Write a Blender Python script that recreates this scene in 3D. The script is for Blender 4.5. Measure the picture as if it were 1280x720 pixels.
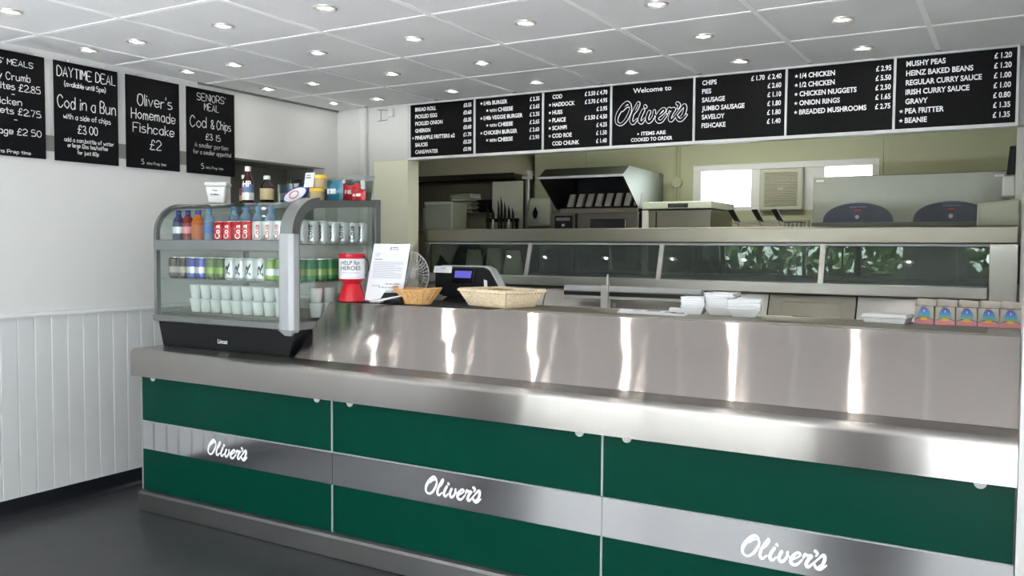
import bpy, bmesh, math, random
from mathutils import Vector, Matrix
random.seed(7)
PI = math.pi
for o in list(bpy.data.objects):
    bpy.data.objects.remove(o)
scene = bpy.context.scene
COL = scene.collection

# ------------------------------------------------------------------ camera
cam_data = bpy.data.cameras.new('camera'); cam = bpy.data.objects.new('camera', cam_data); COL.objects.link(cam)
cam_data.sensor_width = 36; cam_data.lens = 30.13; cam_data.clip_start = .02
yaw, pitch, roll = math.radians(30.319), math.radians(-2.745), math.radians(.3844)
fw = Vector((-math.sin(yaw)*math.cos(pitch), math.cos(yaw)*math.cos(pitch), math.sin(pitch)))
rt = Vector((math.cos(yaw), math.sin(yaw), 0)); up = rt.cross(fw)
r2 = math.cos(roll)*rt + math.sin(roll)*up; u2 = -math.sin(roll)*rt + math.cos(roll)*up
m = Matrix((r2, u2, -fw)).transposed().to_4x4(); m.translation = (0, 0, 1.355)
cam.matrix_world = m
scene.camera = cam

# ------------------------------------------------------------------ light and exposure
scene.view_settings.view_transform = 'Standard'; scene.view_settings.look = 'None'
scene.view_settings.gamma = 1; scene.view_settings.exposure = 1.48
scene.view_settings.use_curve_mapping = False
world = bpy.data.worlds.new('sky'); scene.world = world; world.use_nodes = True
bg = world.node_tree.nodes['Background']
bg.inputs[0].default_value = (.92, .95, 1, 1); bg.inputs[1].default_value = 3.3
LAMP = 75.0          # glow of the downlight lamps

def area(name, loc, rot, sx, sy, power, color, portal=False):
    d = bpy.data.lights.new(name, 'AREA'); d.shape = 'RECTANGLE'; d.size = sx; d.size_y = sy
    d.energy = power; d.color = color
    if portal: d.cycles.is_portal = True
    o = bpy.data.objects.new(name, d); COL.objects.link(o); o.location = loc; o.rotation_euler = rot
    return o
area('window_portal', (-2.45, -1.02, 1.25), (PI/2, 0, 0), 2.5, 1.9, 1, (1, 1, 1), True)
area('doorway_portal', (.2, -1.02, 1.05), (PI/2, 0, 0), 1.4, 2.1, 1, (1, 1, 1), True)
area('kitchen_tube_light', (-1.9, 5.75, 2.46), (0, 0, 0), 1.5, .12, 8, (1, 1, .88))
sd = bpy.data.lights.new('sun', 'SUN'); sd.energy = 36; sd.color = (1, .97, .92); sd.angle = .02
sun = bpy.data.objects.new('sun', sd); COL.objects.link(sun); sun.rotation_euler = (math.radians(-14), math.radians(16), 0)

# ------------------------------------------------------------------ materials
def new_mat(name):
    mt = bpy.data.materials.new(name); mt.use_nodes = True
    return mt, mt.node_tree.nodes, mt.node_tree.links, mt.node_tree.nodes['Principled BSDF']
def mat(name, col, rough=.5, metal=0, coat=0, emit=None, emit_s=0, bump=0, bscale=40, var=0, vscale=6, alpha=None, spec=None):
    mt, N, L, P = new_mat(name)
    P.inputs['Base Color'].default_value = (*col, 1); P.inputs['Roughness'].default_value = rough
    P.inputs['Metallic'].default_value = metal; P.inputs['Coat Weight'].default_value = coat
    if spec is not None: P.inputs['Specular IOR Level'].default_value = spec
    if emit: P.inputs['Emission Color'].default_value = (*emit, 1); P.inputs['Emission Strength'].default_value = emit_s
    tc = N.new('ShaderNodeTexCoord')
    if bump:
        n = N.new('ShaderNodeTexNoise'); n.inputs['Scale'].default_value = bscale; n.inputs['Detail'].default_value = 3
        L.new(tc.outputs['Object'], n.inputs['Vector'])
        b = N.new('ShaderNodeBump'); b.inputs['Strength'].default_value = bump; b.inputs['Distance'].default_value = .004
        L.new(n.outputs['Fac'], b.inputs['Height']); L.new(b.outputs['Normal'], P.inputs['Normal'])
    if var:
        n = N.new('ShaderNodeTexNoise'); n.inputs['Scale'].default_value = vscale; n.inputs['Detail'].default_value = 4
        L.new(tc.outputs['Object'], n.inputs['Vector'])
        r = N.new('ShaderNodeMapRange'); r.inputs[1].default_value = .3; r.inputs[2].default_value = .7
        r.inputs[3].default_value = 1-var; r.inputs[4].default_value = 1+var
        L.new(n.outputs['Fac'], r.inputs[0])
        mx = N.new('ShaderNodeVectorMath'); mx.operation = 'SCALE'; mx.inputs[0].default_value = col
        L.new(r.outputs[0], mx.inputs['Scale']); L.new(mx.outputs[0], P.inputs['Base Color'])
    return mt
def steel(name, col=(.62, .60, .57), rough=.30, aniso=.9, tangent=(0, .5, 1), bump=.003, wob=(2.5, 1.2, 1.2), streak=.05, cvar=.05, micro=0):
    """brushed stainless steel, brushed along x: highlights smear across the brushing"""
    mt, N, L, P = new_mat(name)
    P.inputs['Metallic'].default_value = 1
    P.inputs['Anisotropic'].default_value = aniso
    tg = N.new('ShaderNodeCombineXYZ')
    for i in range(3): tg.inputs[i].default_value = tangent[i]
    L.new(tg.outputs[0], P.inputs['Tangent'])
    tc = N.new('ShaderNodeTexCoord')
    mp = N.new('ShaderNodeMapping'); mp.inputs['Scale'].default_value = (1.5, 60, 60)
    L.new(tc.outputs['Object'], mp.inputs['Vector'])
    n = N.new('ShaderNodeTexNoise'); n.inputs['Scale'].default_value = 3; n.inputs['Detail'].default_value = 3
    L.new(mp.outputs[0], n.inputs['Vector'])
    n2 = N.new('ShaderNodeTexNoise'); n2.inputs['Scale'].default_value = 5; n2.inputs['Detail'].default_value = 5
    L.new(tc.outputs['Object'], n2.inputs['Vector'])
    ad = N.new('ShaderNodeMath'); ad.operation = 'ADD'
    L.new(n.outputs['Fac'], ad.inputs[0]); L.new(n2.outputs['Fac'], ad.inputs[1])
    r = N.new('ShaderNodeMapRange'); r.inputs[1].default_value = .7; r.inputs[2].default_value = 1.3
    r.inputs[3].default_value = rough-streak; r.inputs[4].default_value = rough+streak
    L.new(ad.outputs[0], r.inputs[0]); L.new(r.outputs[0], P.inputs['Roughness'])
    r2_ = N.new('ShaderNodeMapRange'); r2_.inputs[1].default_value = .7; r2_.inputs[2].default_value = 1.3
    r2_.inputs[3].default_value = 1-cvar; r2_.inputs[4].default_value = 1+cvar
    L.new(ad.outputs[0], r2_.inputs[0])
    sc = N.new('ShaderNodeVectorMath'); sc.operation = 'SCALE'; sc.inputs[0].default_value = col
    L.new(r2_.outputs[0], sc.inputs['Scale']); L.new(sc.outputs[0], P.inputs['Base Color'])
    if bump:   # slow waviness of thin sheet
        mp2 = N.new('ShaderNodeMapping'); mp2.inputs['Scale'].default_value = wob
        L.new(tc.outputs['Object'], mp2.inputs['Vector'])
        n3 = N.new('ShaderNodeTexNoise'); n3.inputs['Scale'].default_value = 2.2; n3.inputs['Detail'].default_value = 1
        L.new(mp2.outputs[0], n3.inputs['Vector'])
        b = N.new('ShaderNodeBump'); b.inputs['Strength'].default_value = 1; b.inputs['Distance'].default_value = bump
        L.new(n3.outputs['Fac'], b.inputs['Height']); L.new(b.outputs['Normal'], P.inputs['Normal'])
    if micro:   # fine brushing grooves: the normal wobbles only across the brushing
        w1 = N.new('ShaderNodeTexWhiteNoise'); w1.noise_dimensions = '3D'; L.new(tc.outputs['Object'], w1.inputs['Vector'])
        sp = N.new('ShaderNodeSeparateColor'); L.new(w1.outputs['Color'], sp.inputs[0])
        a1 = N.new('ShaderNodeMath'); a1.operation = 'ADD'; L.new(sp.outputs[0], a1.inputs[0]); L.new(sp.outputs[1], a1.inputs[1])
        a2 = N.new('ShaderNodeMath'); a2.operation = 'MULTIPLY_ADD'; a2.inputs[1].default_value = micro; a2.inputs[2].default_value = -micro
        L.new(a1.outputs[0], a2.inputs[0])
        tv = Vector(tangent).normalized()
        vs = N.new('ShaderNodeVectorMath'); vs.operation = 'SCALE'; vs.inputs[0].default_value = tv; L.new(a2.outputs[0], vs.inputs['Scale'])
        va = N.new('ShaderNodeVectorMath'); va.operation = 'ADD'; L.new(b.outputs['Normal'], va.inputs[0]); L.new(vs.outputs[0], va.inputs[1])
        vn = N.new('ShaderNodeVectorMath'); vn.operation = 'NORMALIZE'; L.new(va.outputs[0], vn.inputs[0]); L.new(vn.outputs[0], P.inputs['Normal'])
    return mt
def pane_mat(name, tint=(.93, .96, .95), refl=1.0, base=.04):
    """flat sheet glass: tinted see-through plus angle-dependent mirror"""
    mt = bpy.data.materials.new(name); mt.use_nodes = True; N = mt.node_tree.nodes; L = mt.node_tree.links
    N.remove(N['Principled BSDF']); out = N['Material Output']
    t = N.new('ShaderNodeBsdfTransparent'); t.inputs[0].default_value = (*tint, 1)
    g = N.new('ShaderNodeBsdfGlossy'); g.inputs['Roughness'].default_value = .01; g.inputs['Color'].default_value = (.95, 1, .98, 1)
    lw = N.new('ShaderNodeLayerWeight'); lw.inputs['Blend'].default_value = .5
    pw = N.new('ShaderNodeMath'); pw.operation = 'POWER'; pw.inputs[1].default_value = 5
    L.new(lw.outputs['Facing'], pw.inputs[0])
    ml = N.new('ShaderNodeMath'); ml.operation = 'MULTIPLY_ADD'; ml.inputs[1].default_value = .9*refl; ml.inputs[2].default_value = base*refl
    L.new(pw.outputs[0], ml.inputs[0])
    mx = N.new('ShaderNodeMixShader'); L.new(ml.outputs[0], mx.inputs[0]); L.new(t.outputs[0], mx.inputs[1]); L.new(g.outputs[0], mx.inputs[2])
    L.new(mx.outputs[0], out.inputs['Surface'])
    return mt

M = {}
M['ceiling'] = mat('ceiling_tile', (.78, .775, .76), .85, bump=.12, bscale=220, var=.03, vscale=3)
M['tee'] = mat('white_tee', (.95, .95, .93), .5)
M['white_wall'] = mat('white_painted_wall', (.64, .64, .615), .45, bump=.04, bscale=60)
M['gloss_white'] = mat('glossy_white_sheet', (.62, .625, .605), .16)
M['wainscot'] = mat('white_tongue_and_groove', (.60, .615, .61), .38, bump=.02, bscale=30)
M['grey_strip'] = mat('grey_wall_shade', (.20, .195, .18), .35)
M['black_skirting'] = mat('black_vinyl_skirting', (.008, .009, .013), .35)
M['floor'] = mat('dark_vinyl_floor', (.035, .037, .038), .34, bump=.05, bscale=25, var=.25, vscale=5)
M['cream_wall'] = mat('cream_green_wall', (.80, .80, .62), .5, bump=.03, bscale=50)
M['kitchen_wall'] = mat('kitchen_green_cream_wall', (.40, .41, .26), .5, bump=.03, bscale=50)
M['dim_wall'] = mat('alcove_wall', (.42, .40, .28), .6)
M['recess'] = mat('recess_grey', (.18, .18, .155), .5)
M['outside'] = mat('pavement', (.50, .53, .59), .9)
M['steel'] = steel('brushed_steel', (.50, .485, .45), bump=.0015, streak=.006, cvar=.02)
M['steel_slope'] = steel('brushed_steel_slope', (.62, .565, .535), .11, 1.0, tangent=(0, .70, .72), bump=.0012, wob=(4, .8, .8), streak=.003, cvar=.02, micro=.30)
M['steel_lip'] = steel('brushed_steel_worktop', (.40, .38, .362), .22, .97, bump=.0012, streak=.004, cvar=.015, micro=.22)
M['steel_strip'] = steel('polished_steel_strip', (.66, .66, .68), .075, .95, bump=.0006, streak=.004, cvar=.02)
M['steel_plinth'] = steel('dull_steel_plinth', (.26, .26, .26), .42, .6, bump=.001, streak=.01, cvar=.03)
M['steel_dim'] = steel('kitchen_steel', (.27, .255, .21), .36, .7, bump=.001, streak=.008, cvar=.03)
M['steel_dark'] = mat('dark_steel', (.10, .10, .09), .35, 1)
M['alu'] = mat('silver_grey_aluminium', (.26, .275, .275), .34, .8)
M['alu_light'] = mat('light_aluminium', (.40, .42, .43), .5, .25)
M['green'] = mat('green_laminate', (.0006, .047, .030), .34, var=.04, vscale=9, spec=.10)
M['black'] = mat('black_plastic', (.004, .0048, .0065), .45, spec=.25)
M['rail_grey'] = mat('pale_grey_rail', (.66, .67, .66), .4)
M['black_gloss'] = mat('black_gloss', (.006, .006, .008), .15)
M['board'] = mat('blackboard', (.003, .0033, .0042), .6, var=.3, vscale=12, spec=.12)
M['chalk'] = mat('chalk_white', (.68, .68, .66), .9)
M['chalk_dim'] = mat('faint_chalk', (.42, .42, .41), .9)
M['letter'] = mat('white_lettering', (.95, .95, .95), .5)
M['menu_black'] = mat('menu_black', (.003, .0028, .003), .5, spec=.12)
M['white'] = mat('white_plastic', (.68, .68, .66), .35)
M['foam'] = mat('white_foam', (.74, .75, .76), .7)
M['cup'] = mat('white_foam_cup', (.68, .70, .68), .6)
M['paper'] = mat('white_paper', (.74, .75, .78), .7)
M['ink'] = mat('grey_print', (.25, .27, .33), .8)
M['ink_dark'] = mat('dark_print', (.02, .02, .025), .7)
M['red'] = mat('red_plastic', (.55, .008, .02), .35)
M['can_red'] = mat('red_can', (.60, .010, .018), .3, .2)
M['can_silver'] = mat('silver_can', (.72, .73, .74), .3, .55)
M['can_dark'] = mat('dark_brown_can', (.06, .045, .035), .3, .3)
M['can_blue'] = mat('blue_can', (.07, .10, .38), .3, .3)
M['can_olive'] = mat('olive_can', (.10, .14, .05), .3, .3)
M['can_white'] = mat('white_can', (.70, .72, .72), .3, .3)
M['can_lime'] = mat('lime_green_can', (.22, .36, .07), .3, .3)
M['can_green'] = mat('green_can', (.02, .20, .06), .3, .3)
M['alu_can'] = mat('can_metal', (.7, .7, .7), .25, 1)
M['yellow'] = mat('yellow_print', (.80, .50, .04), .5)
M['pink'] = mat('pink_print', (.72, .26, .30), .6)
M['card'] = mat('kraft_carton', (.42, .385, .33), .7)
M['wicker'] = mat('pale_wicker', (.80, .67, .47), .6, var=.10, vscale=60)
M['wicker_gap'] = mat('wicker_shadow_core', (.26, .17, .08), .8)
M['bamboo'] = mat('tan_bamboo', (.60, .36, .14), .5, var=.2, vscale=70)
M['glass'] = pane_mat('case_glass')
M['glass_smoke'] = pane_mat('hotbox_glass', (.72, .76, .73), 1.0, .05)
M['glass_rear'] = pane_mat('rear_glass', (.55, .58, .55), 1.0, .16)
M['acrylic'] = pane_mat('clear_acrylic', (.76, .79, .78), 1.0, .34)
M['window_glass'] = pane_mat('window_glass', (.95, .97, .97))
M['lamp'] = mat('lamp_glow', (1, 1, 1), .5, emit=(1, .97, .90), emit_s=LAMP)
M['lamp_soft'] = mat('lamp_reflector_glow', (1, 1, 1), .4, emit=(1, .97, .92), emit_s=.5)
M['bezel'] = mat('satin_bezel', (.62, .60, .56), .3, .6)
M['screen'] = mat('blue_display', (.02, .02, .10), .3, emit=(.09, .08, .40), emit_s=.5)
M['navy'] = mat('navy_panel', (.008, .010, .045), .25)
M['grip'] = mat('black_grip', (.012, .012, .012), .4)
M['pale_green'] = mat('pale_green_plastic', (.50, .54, .42), .25)
M['cream'] = mat('cream_box', (.44, .455, .36), .4)
M['bag'] = mat('pale_bag_paper', (.50, .50, .38), .8)
M['leaf'] = mat('hedge_leaf', (.055, .085, .03), .7, var=.5, vscale=3)

# ------------------------------------------------------------------ mesh helpers
class MB:
    def __init__(s): s.bm = bmesh.new(); s.mats = []; s.mi = 0
    def use(s, mt):
        if mt not in s.mats: s.mats.append(mt)
        s.mi = s.mats.index(mt); return s
    def face(s, vs):
        try: f = s.bm.faces.new(vs); f.material_index = s.mi; return f
        except ValueError: return None
    def box(s, x0, x1, y0, y1, z0, z1):
        v = [s.bm.verts.new(p) for p in ((x0,y0,z0),(x1,y0,z0),(x1,y1,z0),(x0,y1,z0),(x0,y0,z1),(x1,y0,z1),(x1,y1,z1),(x0,y1,z1))]
        for q in ((3,2,1,0),(4,5,6,7),(0,1,5,4),(1,2,6,5),(2,3,7,6),(3,0,4,7)): s.face([v[i] for i in q])
        return s
    def hexa(s, bot, top):
        v = [s.bm.verts.new(p) for p in list(bot)+list(top)]
        for q in ((3,2,1,0),(4,5,6,7),(0,1,5,4),(1,2,6,5),(2,3,7,6),(3,0,4,7)): s.face([v[i] for i in q])
        return s
    def prism(s, prof, a0, a1, axis='x'):
        """profile of (a,b) pairs extruded along an axis; x: (y,z)  y: (x,z)  z: (x,y)"""
        def P(t, a, b): return {'x': (t, a, b), 'y': (a, t, b), 'z': (a, b, t)}[axis]
        A = [s.bm.verts.new(P(a0, *p)) for p in prof]; B = [s.bm.verts.new(P(a1, *p)) for p in prof]
        n = len(prof)
        for i in range(n): s.face([A[i], A[(i+1) % n], B[(i+1) % n], B[i]])
        s.face(A[::-1]); s.face(B)
        return s
    def lathe(s, prof, c=(0, 0, 0), seg=20, axis='z', caps=True):
        rings = []
        for r, h in prof:
            ring = []
            for k in range(seg):
                a = 2*PI*k/seg; p = (r*math.cos(a), r*math.sin(a), h)
                if axis == 'x': p = (p[2], p[0], p[1])
                if axis == 'y': p = (p[0], p[2], p[1])
                ring.append(s.bm.verts.new((c[0]+p[0], c[1]+p[1], c[2]+p[2])))
            rings.append(ring)
        for a, b in zip(rings, rings[1:]):
            for k in range(seg): s.face([a[k], a[(k+1) % seg], b[(k+1) % seg], b[k]])
        if caps: s.face(rings[0][::-1]); s.face(rings[-1])
        return s
    def tube(s, pts, r, seg=8, closed=False):
        pts = [Vector(p) for p in pts]; n = len(pts); rings = []
        for i, p in enumerate(pts):
            a = pts[(i-1) % n] if (closed or i > 0) else p
            b = pts[(i+1) % n] if (closed or i < n-1) else p
            t = (b-a).normalized()
            ref = Vector((0, 0, 1)) if abs(t.z) < .9 else Vector((1, 0, 0))
            u = t.cross(ref).normalized(); w = t.cross(u)
            rr = r[i] if isinstance(r, (list, tuple)) else r
            rings.append([s.bm.verts.new(p+rr*(math.cos(2*PI*k/seg)*u+math.sin(2*PI*k/seg)*w)) for k in range(seg)])
        prs = list(zip(rings, rings[1:])) + ([(rings[-1], rings[0])] if closed else [])
        for a, b in prs:
            for k in range(seg): s.face([a[k], a[(k+1) % seg], b[(k+1) % seg], b[k]])
        if not closed: s.face(rings[0][::-1]); s.face(rings[-1])
        return s
    def loft(s, a, b, x0, x1):
        """closed bar whose cross-sections join outline a to outline b (lists of (y,z)) between x0 and x1"""
        rings = [[s.bm.verts.new(p) for p in ((x0, *p_), (x1, *p_), (x1, *q_), (x0, *q_))] for p_, q_ in zip(a, b)]
        for A, B in zip(rings, rings[1:]):
            for k in range(4): s.face([A[k], A[(k+1) % 4], B[(k+1) % 4], B[k]])
        s.face(rings[0][::-1]); s.face(rings[-1]); return s
    def poly(s, pts):
        s.face([s.bm.verts.new(p) for p in pts]); return s
    def build(s, name, mt=None, parent=None, loc=(0, 0, 0), bevel=0, seg=2, smooth=False, recalc=True):
        bm = s.bm
        if recalc: bmesh.ops.recalc_face_normals(bm, faces=bm.faces[:])
        if bevel:
            es = [e for e in bm.edges if len(e.link_faces) == 2 and e.calc_face_angle(0) > .5]
            bmesh.ops.bevel(bm, geom=es, offset=bevel, segments=seg, profile=.5, affect='EDGES', clamp_overlap=True)
        me = bpy.data.meshes.new(name); bm.to_mesh(me); bm.free()
        for q in (s.mats or [mt]): me.materials.append(q)
        if smooth:
            for p in me.polygons: p.use_smooth = True
            try: me.set_sharp_from_angle(angle=math.radians(38))
            except Exception: pass
        o = bpy.data.objects.new(name, me); COL.objects.link(o); o.location = loc
        if parent: o.parent = parent
        return o
def tag(o, label, cat, group=None):
    o['label'] = label; o['category'] = cat
    if group: o['group'] = group
    return o
def thing(name, label, cat, loc=(0, 0, 0), rz=0, group=None):
    o = bpy.data.objects.new(name, None); COL.objects.link(o); o.location = loc; o.rotation_euler = (0, 0, rz)
    o.empty_display_size = .05
    return tag(o, label, cat, group)
def struct(o): o['kind'] = 'structure'; return o
def dup(root, loc, label, rz=None):
    def cp(o, par):
        c = o.copy(); COL.objects.link(c)
        if par: c.parent = par
        for ch in list(o.children): cp(ch, c)
        return c
    r = cp(root, None); r.location = loc; r['label'] = label
    if rz is not None: r.rotation_euler = (0, 0, rz)
    return r
ORD = ['first', 'second', 'third', 'fourth', 'fifth', 'sixth', 'seventh', 'eighth', 'ninth', 'tenth', 'eleventh', 'twelfth', 'thirteenth']

# ------------------------------------------------------------------ lettering helpers
_cache = {}
def glyph_mesh(txt, bold):
    key = (txt, bold)
    if key not in _cache:
        cu = bpy.data.curves.new('t', 'FONT'); cu.body = txt; cu.size = 1; cu.offset = bold; cu.resolution_u = 3
        ob = bpy.data.objects.new('t', cu); COL.objects.link(ob)
        dg = bpy.context.evaluated_depsgraph_get(); ev = ob.evaluated_get(dg)
        me = bpy.data.meshes.new_from_object(ev)
        _cache[key] = ([tuple(v.co[:2]) for v in me.vertices], [tuple(p.vertices) for p in me.polygons])
        bpy.data.objects.remove(ob); bpy.data.curves.remove(cu); bpy.data.meshes.remove(me)
    return _cache[key]
CAP = .729      # cap height of the built-in face at size 1
def text(mb, fn, txt, x, y, cap, align='l', width=None, bold=.027, xs=.86):
    """set a line of type: x,y baseline in plane units, cap height in metres; fn maps plane (u,v) to a point"""
    vs, fs = glyph_mesh(txt, bold)
    if not vs: return
    k = cap/CAP; x0 = min(v[0] for v in vs); x1 = max(v[0] for v in vs)
    kx = k*xs if width is None else width/(x1-x0)
    w = (x1-x0)*kx
    ox = {'l': x, 'r': x-w, 'c': x-w/2}[align]
    V = [mb.bm.verts.new(fn(ox+(v[0]-x0)*kx, y+v[1]*k)) for v in vs]
    for f in fs: mb.face([V[i] for i in f])
def star(mb, fn, x, y, r):
    P = [fn(x+(r if i % 2 == 0 else .42*r)*math.sin(PI*i/5), y+(r if i % 2 == 0 else .42*r)*math.cos(PI*i/5)) for i in range(10)]
    c = mb.bm.verts.new(fn(x, y)); V = [mb.bm.verts.new(p) for p in P]
    for i in range(10): mb.face([c, V[(i+1) % 10], V[i]])
def catmull(p, n=5):
    if len(p) < 3: return p
    out = []
    for i in range(len(p)-1):
        a, b, c, d = p[max(i-1, 0)], p[i], p[i+1], p[min(i+2, len(p)-1)]
        for k in range(n):
            t = k/n
            out.append(tuple(.5*((2*b[j])+(-a[j]+c[j])*t+(2*a[j]-5*b[j]+4*c[j]-d[j])*t*t+(-a[j]+3*b[j]-3*c[j]+d[j])*t**3) for j in range(len(b))))
    out.append(tuple(p[-1])); return out
def ribbon(mb, fn, pts, w):
    """flat stroke of width w (number or per-point list) with round ends"""
    n = len(pts); L = []; R = []
    o_ = Vector(fn(0, 0)); nv = (Vector(fn(1, 0))-o_).cross(Vector(fn(0, 1))-o_).normalized()
    lift = lambda p, e: Vector(p)+nv*e      # paint layers: later strokes lie a hair above earlier ones
    for i in range(n):
        a = pts[max(i-1, 0)]; b = pts[min(i+1, n-1)]
        dx, dy = b[0]-a[0], b[1]-a[1]; l = math.hypot(dx, dy) or 1
        ww = (w[i] if isinstance(w, list) else w)/2
        nx, ny = -dy/l*ww, dx/l*ww
        L.append(mb.bm.verts.new(lift(fn(pts[i][0]+nx, pts[i][1]+ny), 8e-6*i))); R.append(mb.bm.verts.new(lift(fn(pts[i][0]-nx, pts[i][1]-ny), 8e-6*i)))
    for i in range(n-1): mb.face([R[i], R[i+1], L[i+1], L[i]])
    for i in (0, n-1):
        ww = (w[i] if isinstance(w, list) else w)/2
        mb.face([mb.bm.verts.new(lift(fn(pts[i][0]+ww*math.cos(k*PI/4), pts[i][1]+ww*math.sin(k*PI/4)), 8e-6*i+(4e-5 if i else -4e-5))) for k in range(8)])
# single-stroke hand lettering: baseline 4, x-height a, cap e (base 16/36 pairs)
G = {'A':'04 3e 64,17 57','B':'04 0e 3e 5d 5b 39 09,39 57 56 44 04','C':'6c 4e 2e 0b 07 24 44 66','D':'04 0e 3e 6b 67 34 04','E':'6e 0e 04 64,09 49',
'F':'6e 0e 04,09 49','G':'6c 4e 2e 0b 07 24 44 66 69 39','H':'04 0e,64 6e,09 69','I':'04 0e','J':'5e 56 34 05','K':'0e 04,6e 08 64','L':'0e 04 54','M':'04 0e 38 6e 64','N':'04 0e 64 6e',
'O':'3e 1d 0a 07 24 44 67 6b 5d 3e','P':'04 0e 4e 6c 6a 48 08','R':'04 0e 4e 6c 6a 48 08,38 64','S':'6d 4e 1e 0b 29 58 66 44 14 05','T':'0e 6e,3e 34','U':'0e 06 24 44 66 6e','V':'0e 34 6e','W':'0e 14 3b 54 6e','Y':'0e 39 6e,39 34',
'£':'6c 5e 3e 2c 27 04 64,09 59','0':'3e 1d 0a 07 24 44 67 6b 5d 3e','1':'2e 24','2':'0c 2e 4e 6c 6a 04 64','3':'0d 2e 4e 5c 39 29,39 67 54 24 05','5':'5e 1e 0a 4a 68 65 44 04','7':'0e 6e 24','8':'39 1b 1d 3e 5d 5b 39 07 05 34 65 67 39','&':'64 1b 1d 3e 4d 4b 07 05 24 44 68',
'a':'5a 2a 08 06 24 44 56,5a 54','b':'0e 04,06 24 44 56 58 4a 2a 08','c':'59 3a 1a 08 06 14 34 55','d':'5e 54,58 3a 1a 08 06 14 34 56','e':'07 57 59 3a 1a 08 06 14 34 55','f':'4e 3e 2d 24,0a 4a','g':'5a 52 30 10 01,5a 2a 08 06 24 44 56','h':'0e 04,08 2a 4a 58 54','i':'04 0a,0d 0c','j':'2a 21 00,2d 2c','k':'0e 04,4a 07 44','l':'0e 04','m':'04 0a,08 1a 2a 38 34,38 4a 5a 68 64','n':'04 0a,08 2a 4a 58 54','o':'2a 08 06 24 34 56 58 3a 2a','p':'00 0a,08 2a 4a 58 56 44 24 06','r':'04 0a,08 2a 4a','s':'4a 1a 08 47 55 34 04','t':'2d 25 34 44,0a 4a','u':'0a 06 14 34 56,5a 54','v':'0a 24 5a','w':'0a 14 38 54 6a','y':'0a 25,5a 10','x':'0a 54,5a 04',
"'":'0e 0c',',':'14 02','.':'04 05','-':'08 58','(':'2f 0b 06 22',')':'0f 2b 26 02','!':'0e 07,04 05','/':'03 5e'}
def hand(mb, fn, txt, cx, y, cap, width=None, stroke=.004, jitter=.25, rnd=None):
    rnd = rnd or random.Random(txt)
    pen = 0; lines = []
    for ch in txt:
        if ch == ' ': pen += 4; continue
        g = G[ch]; polys = [[(int(t[0], 36), int(t[1], 36)-4) for t in q.split()] for q in g.split(',')]
        mx = max(p[0] for q in polys for p in q); jy = rnd.uniform(-jitter, jitter)*1.6
        for q in polys: lines.append([(pen+p[0]+rnd.uniform(-jitter, jitter), p[1]+jy) for p in q])
        pen += mx+2.2
    pen -= 2.2; k = cap/10; kx = k if width is None else width/pen
    for q in lines:
        pts = [(cx+(p[0]-pen/2)*kx, y+p[1]*k) for p in q]
        if len(pts) > 3: pts = catmull(pts, 3)
        ribbon(mb, fn, pts, stroke)
# brush-script shop name, in thousandths of its .28 m width on the counter
SCRIPT = [([(43,66),(32,74),(17,64),(-1,43),(-9,24),(-7,8),(8,2),(25,13),(40,36),(45,53),(41,63),(27,60),(13,48)], [6,9,12,11,9,7,7,8,8,6,5,5,4]),
([(53,33),(68,47),(77,65),(74,71),(64,56),(53,33),(48,12),(56,3),(70,15)], [4,5,5,5,6,8,9,8,4]),
([(94,44),(83,24),(80,10),(88,3),(100,15)], [9,9,9,8,4]), ([(101,57),(102.5,55)], [9,9]),
([(117,37),(109,17),(114,4),(125,9),(134,24),(136,39)], [9,9,9,8,7,7]),
([(135,38),(139,27),(149,21)], [4,4,4]),
([(149,17),(168,29),(176,39),(168,43),(154,31),(146,14),(151,3),(165,4),(181,22)], [5,5,6,7,9,10,9,7,5]),
([(185,30),(190,43),(197,39),(210,40),(200,26),(194,10),(200,3),(213,15),(230,34)], [6,7,8,9,9,9,8,5,5]),
([(230,34),(246,50),(250,38),(243,18),(233,11)], [5,8,9,8,5]), ([(219,15),(225,5),(237,3),(255,18)], [6,8,8,4]),
([(221,58),(228,52),(223,42)], [9,7,4])]
def script(mb, fn, x, y, k, fat=1.0, grow=0.0, kx=None):
    kx = kx or k
    for n_, (pts, ws) in enumerate(SCRIPT):
        q = catmull([(p[0], p[1], w) for p, w in zip(pts, ws)], 5)
        f2 = lambda u, v, n_=n_: tuple(c-(.00012*n_ if i == 1 else 0) for i, c in enumerate(fn(u, v)))
        ribbon(mb, f2, [(x+p[0]/1000*kx, y+p[1]/1000*k) for p in q], [max(p[2], 2)/1000*k*fat+grow for p in q])

# ================================================================== THE SETTING
CEIL = 2.3275
struct(MB().box(-6.0, 1.3, -1.1, 7.9, -.06, 0).build('floor', M['floor']))
struct(MB().box(-14, 10, -16, -1.1, -.12, -.06).build('ground', M['outside']))
# left wall with a shadowed recess near the far end
w = MB()
w.box(-4.36, -4.25, -1.1, 4.85, 0, 1.36)
w.box(-4.36, -4.25, -1.1, 3.76, 1.36, 1.905)
w.box(-4.36, -4.25, 4.62, 4.85, 1.36, 1.905)
w.box(-4.36, -4.25, -1.1, 4.85, 1.905, 2.42)
wl = struct(w.build('wall_left', M['white_wall']))
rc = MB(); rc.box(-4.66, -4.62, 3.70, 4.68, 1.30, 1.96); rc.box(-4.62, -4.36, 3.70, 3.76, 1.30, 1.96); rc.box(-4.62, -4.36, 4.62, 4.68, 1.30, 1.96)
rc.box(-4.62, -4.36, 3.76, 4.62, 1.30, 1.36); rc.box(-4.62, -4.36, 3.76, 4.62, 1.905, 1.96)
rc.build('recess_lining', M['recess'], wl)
MB().box(-4.25, -4.244, -1.1, 3.76, 1.012, 1.825).build('wall_sheet', M['gloss_white'], wl)
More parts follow.
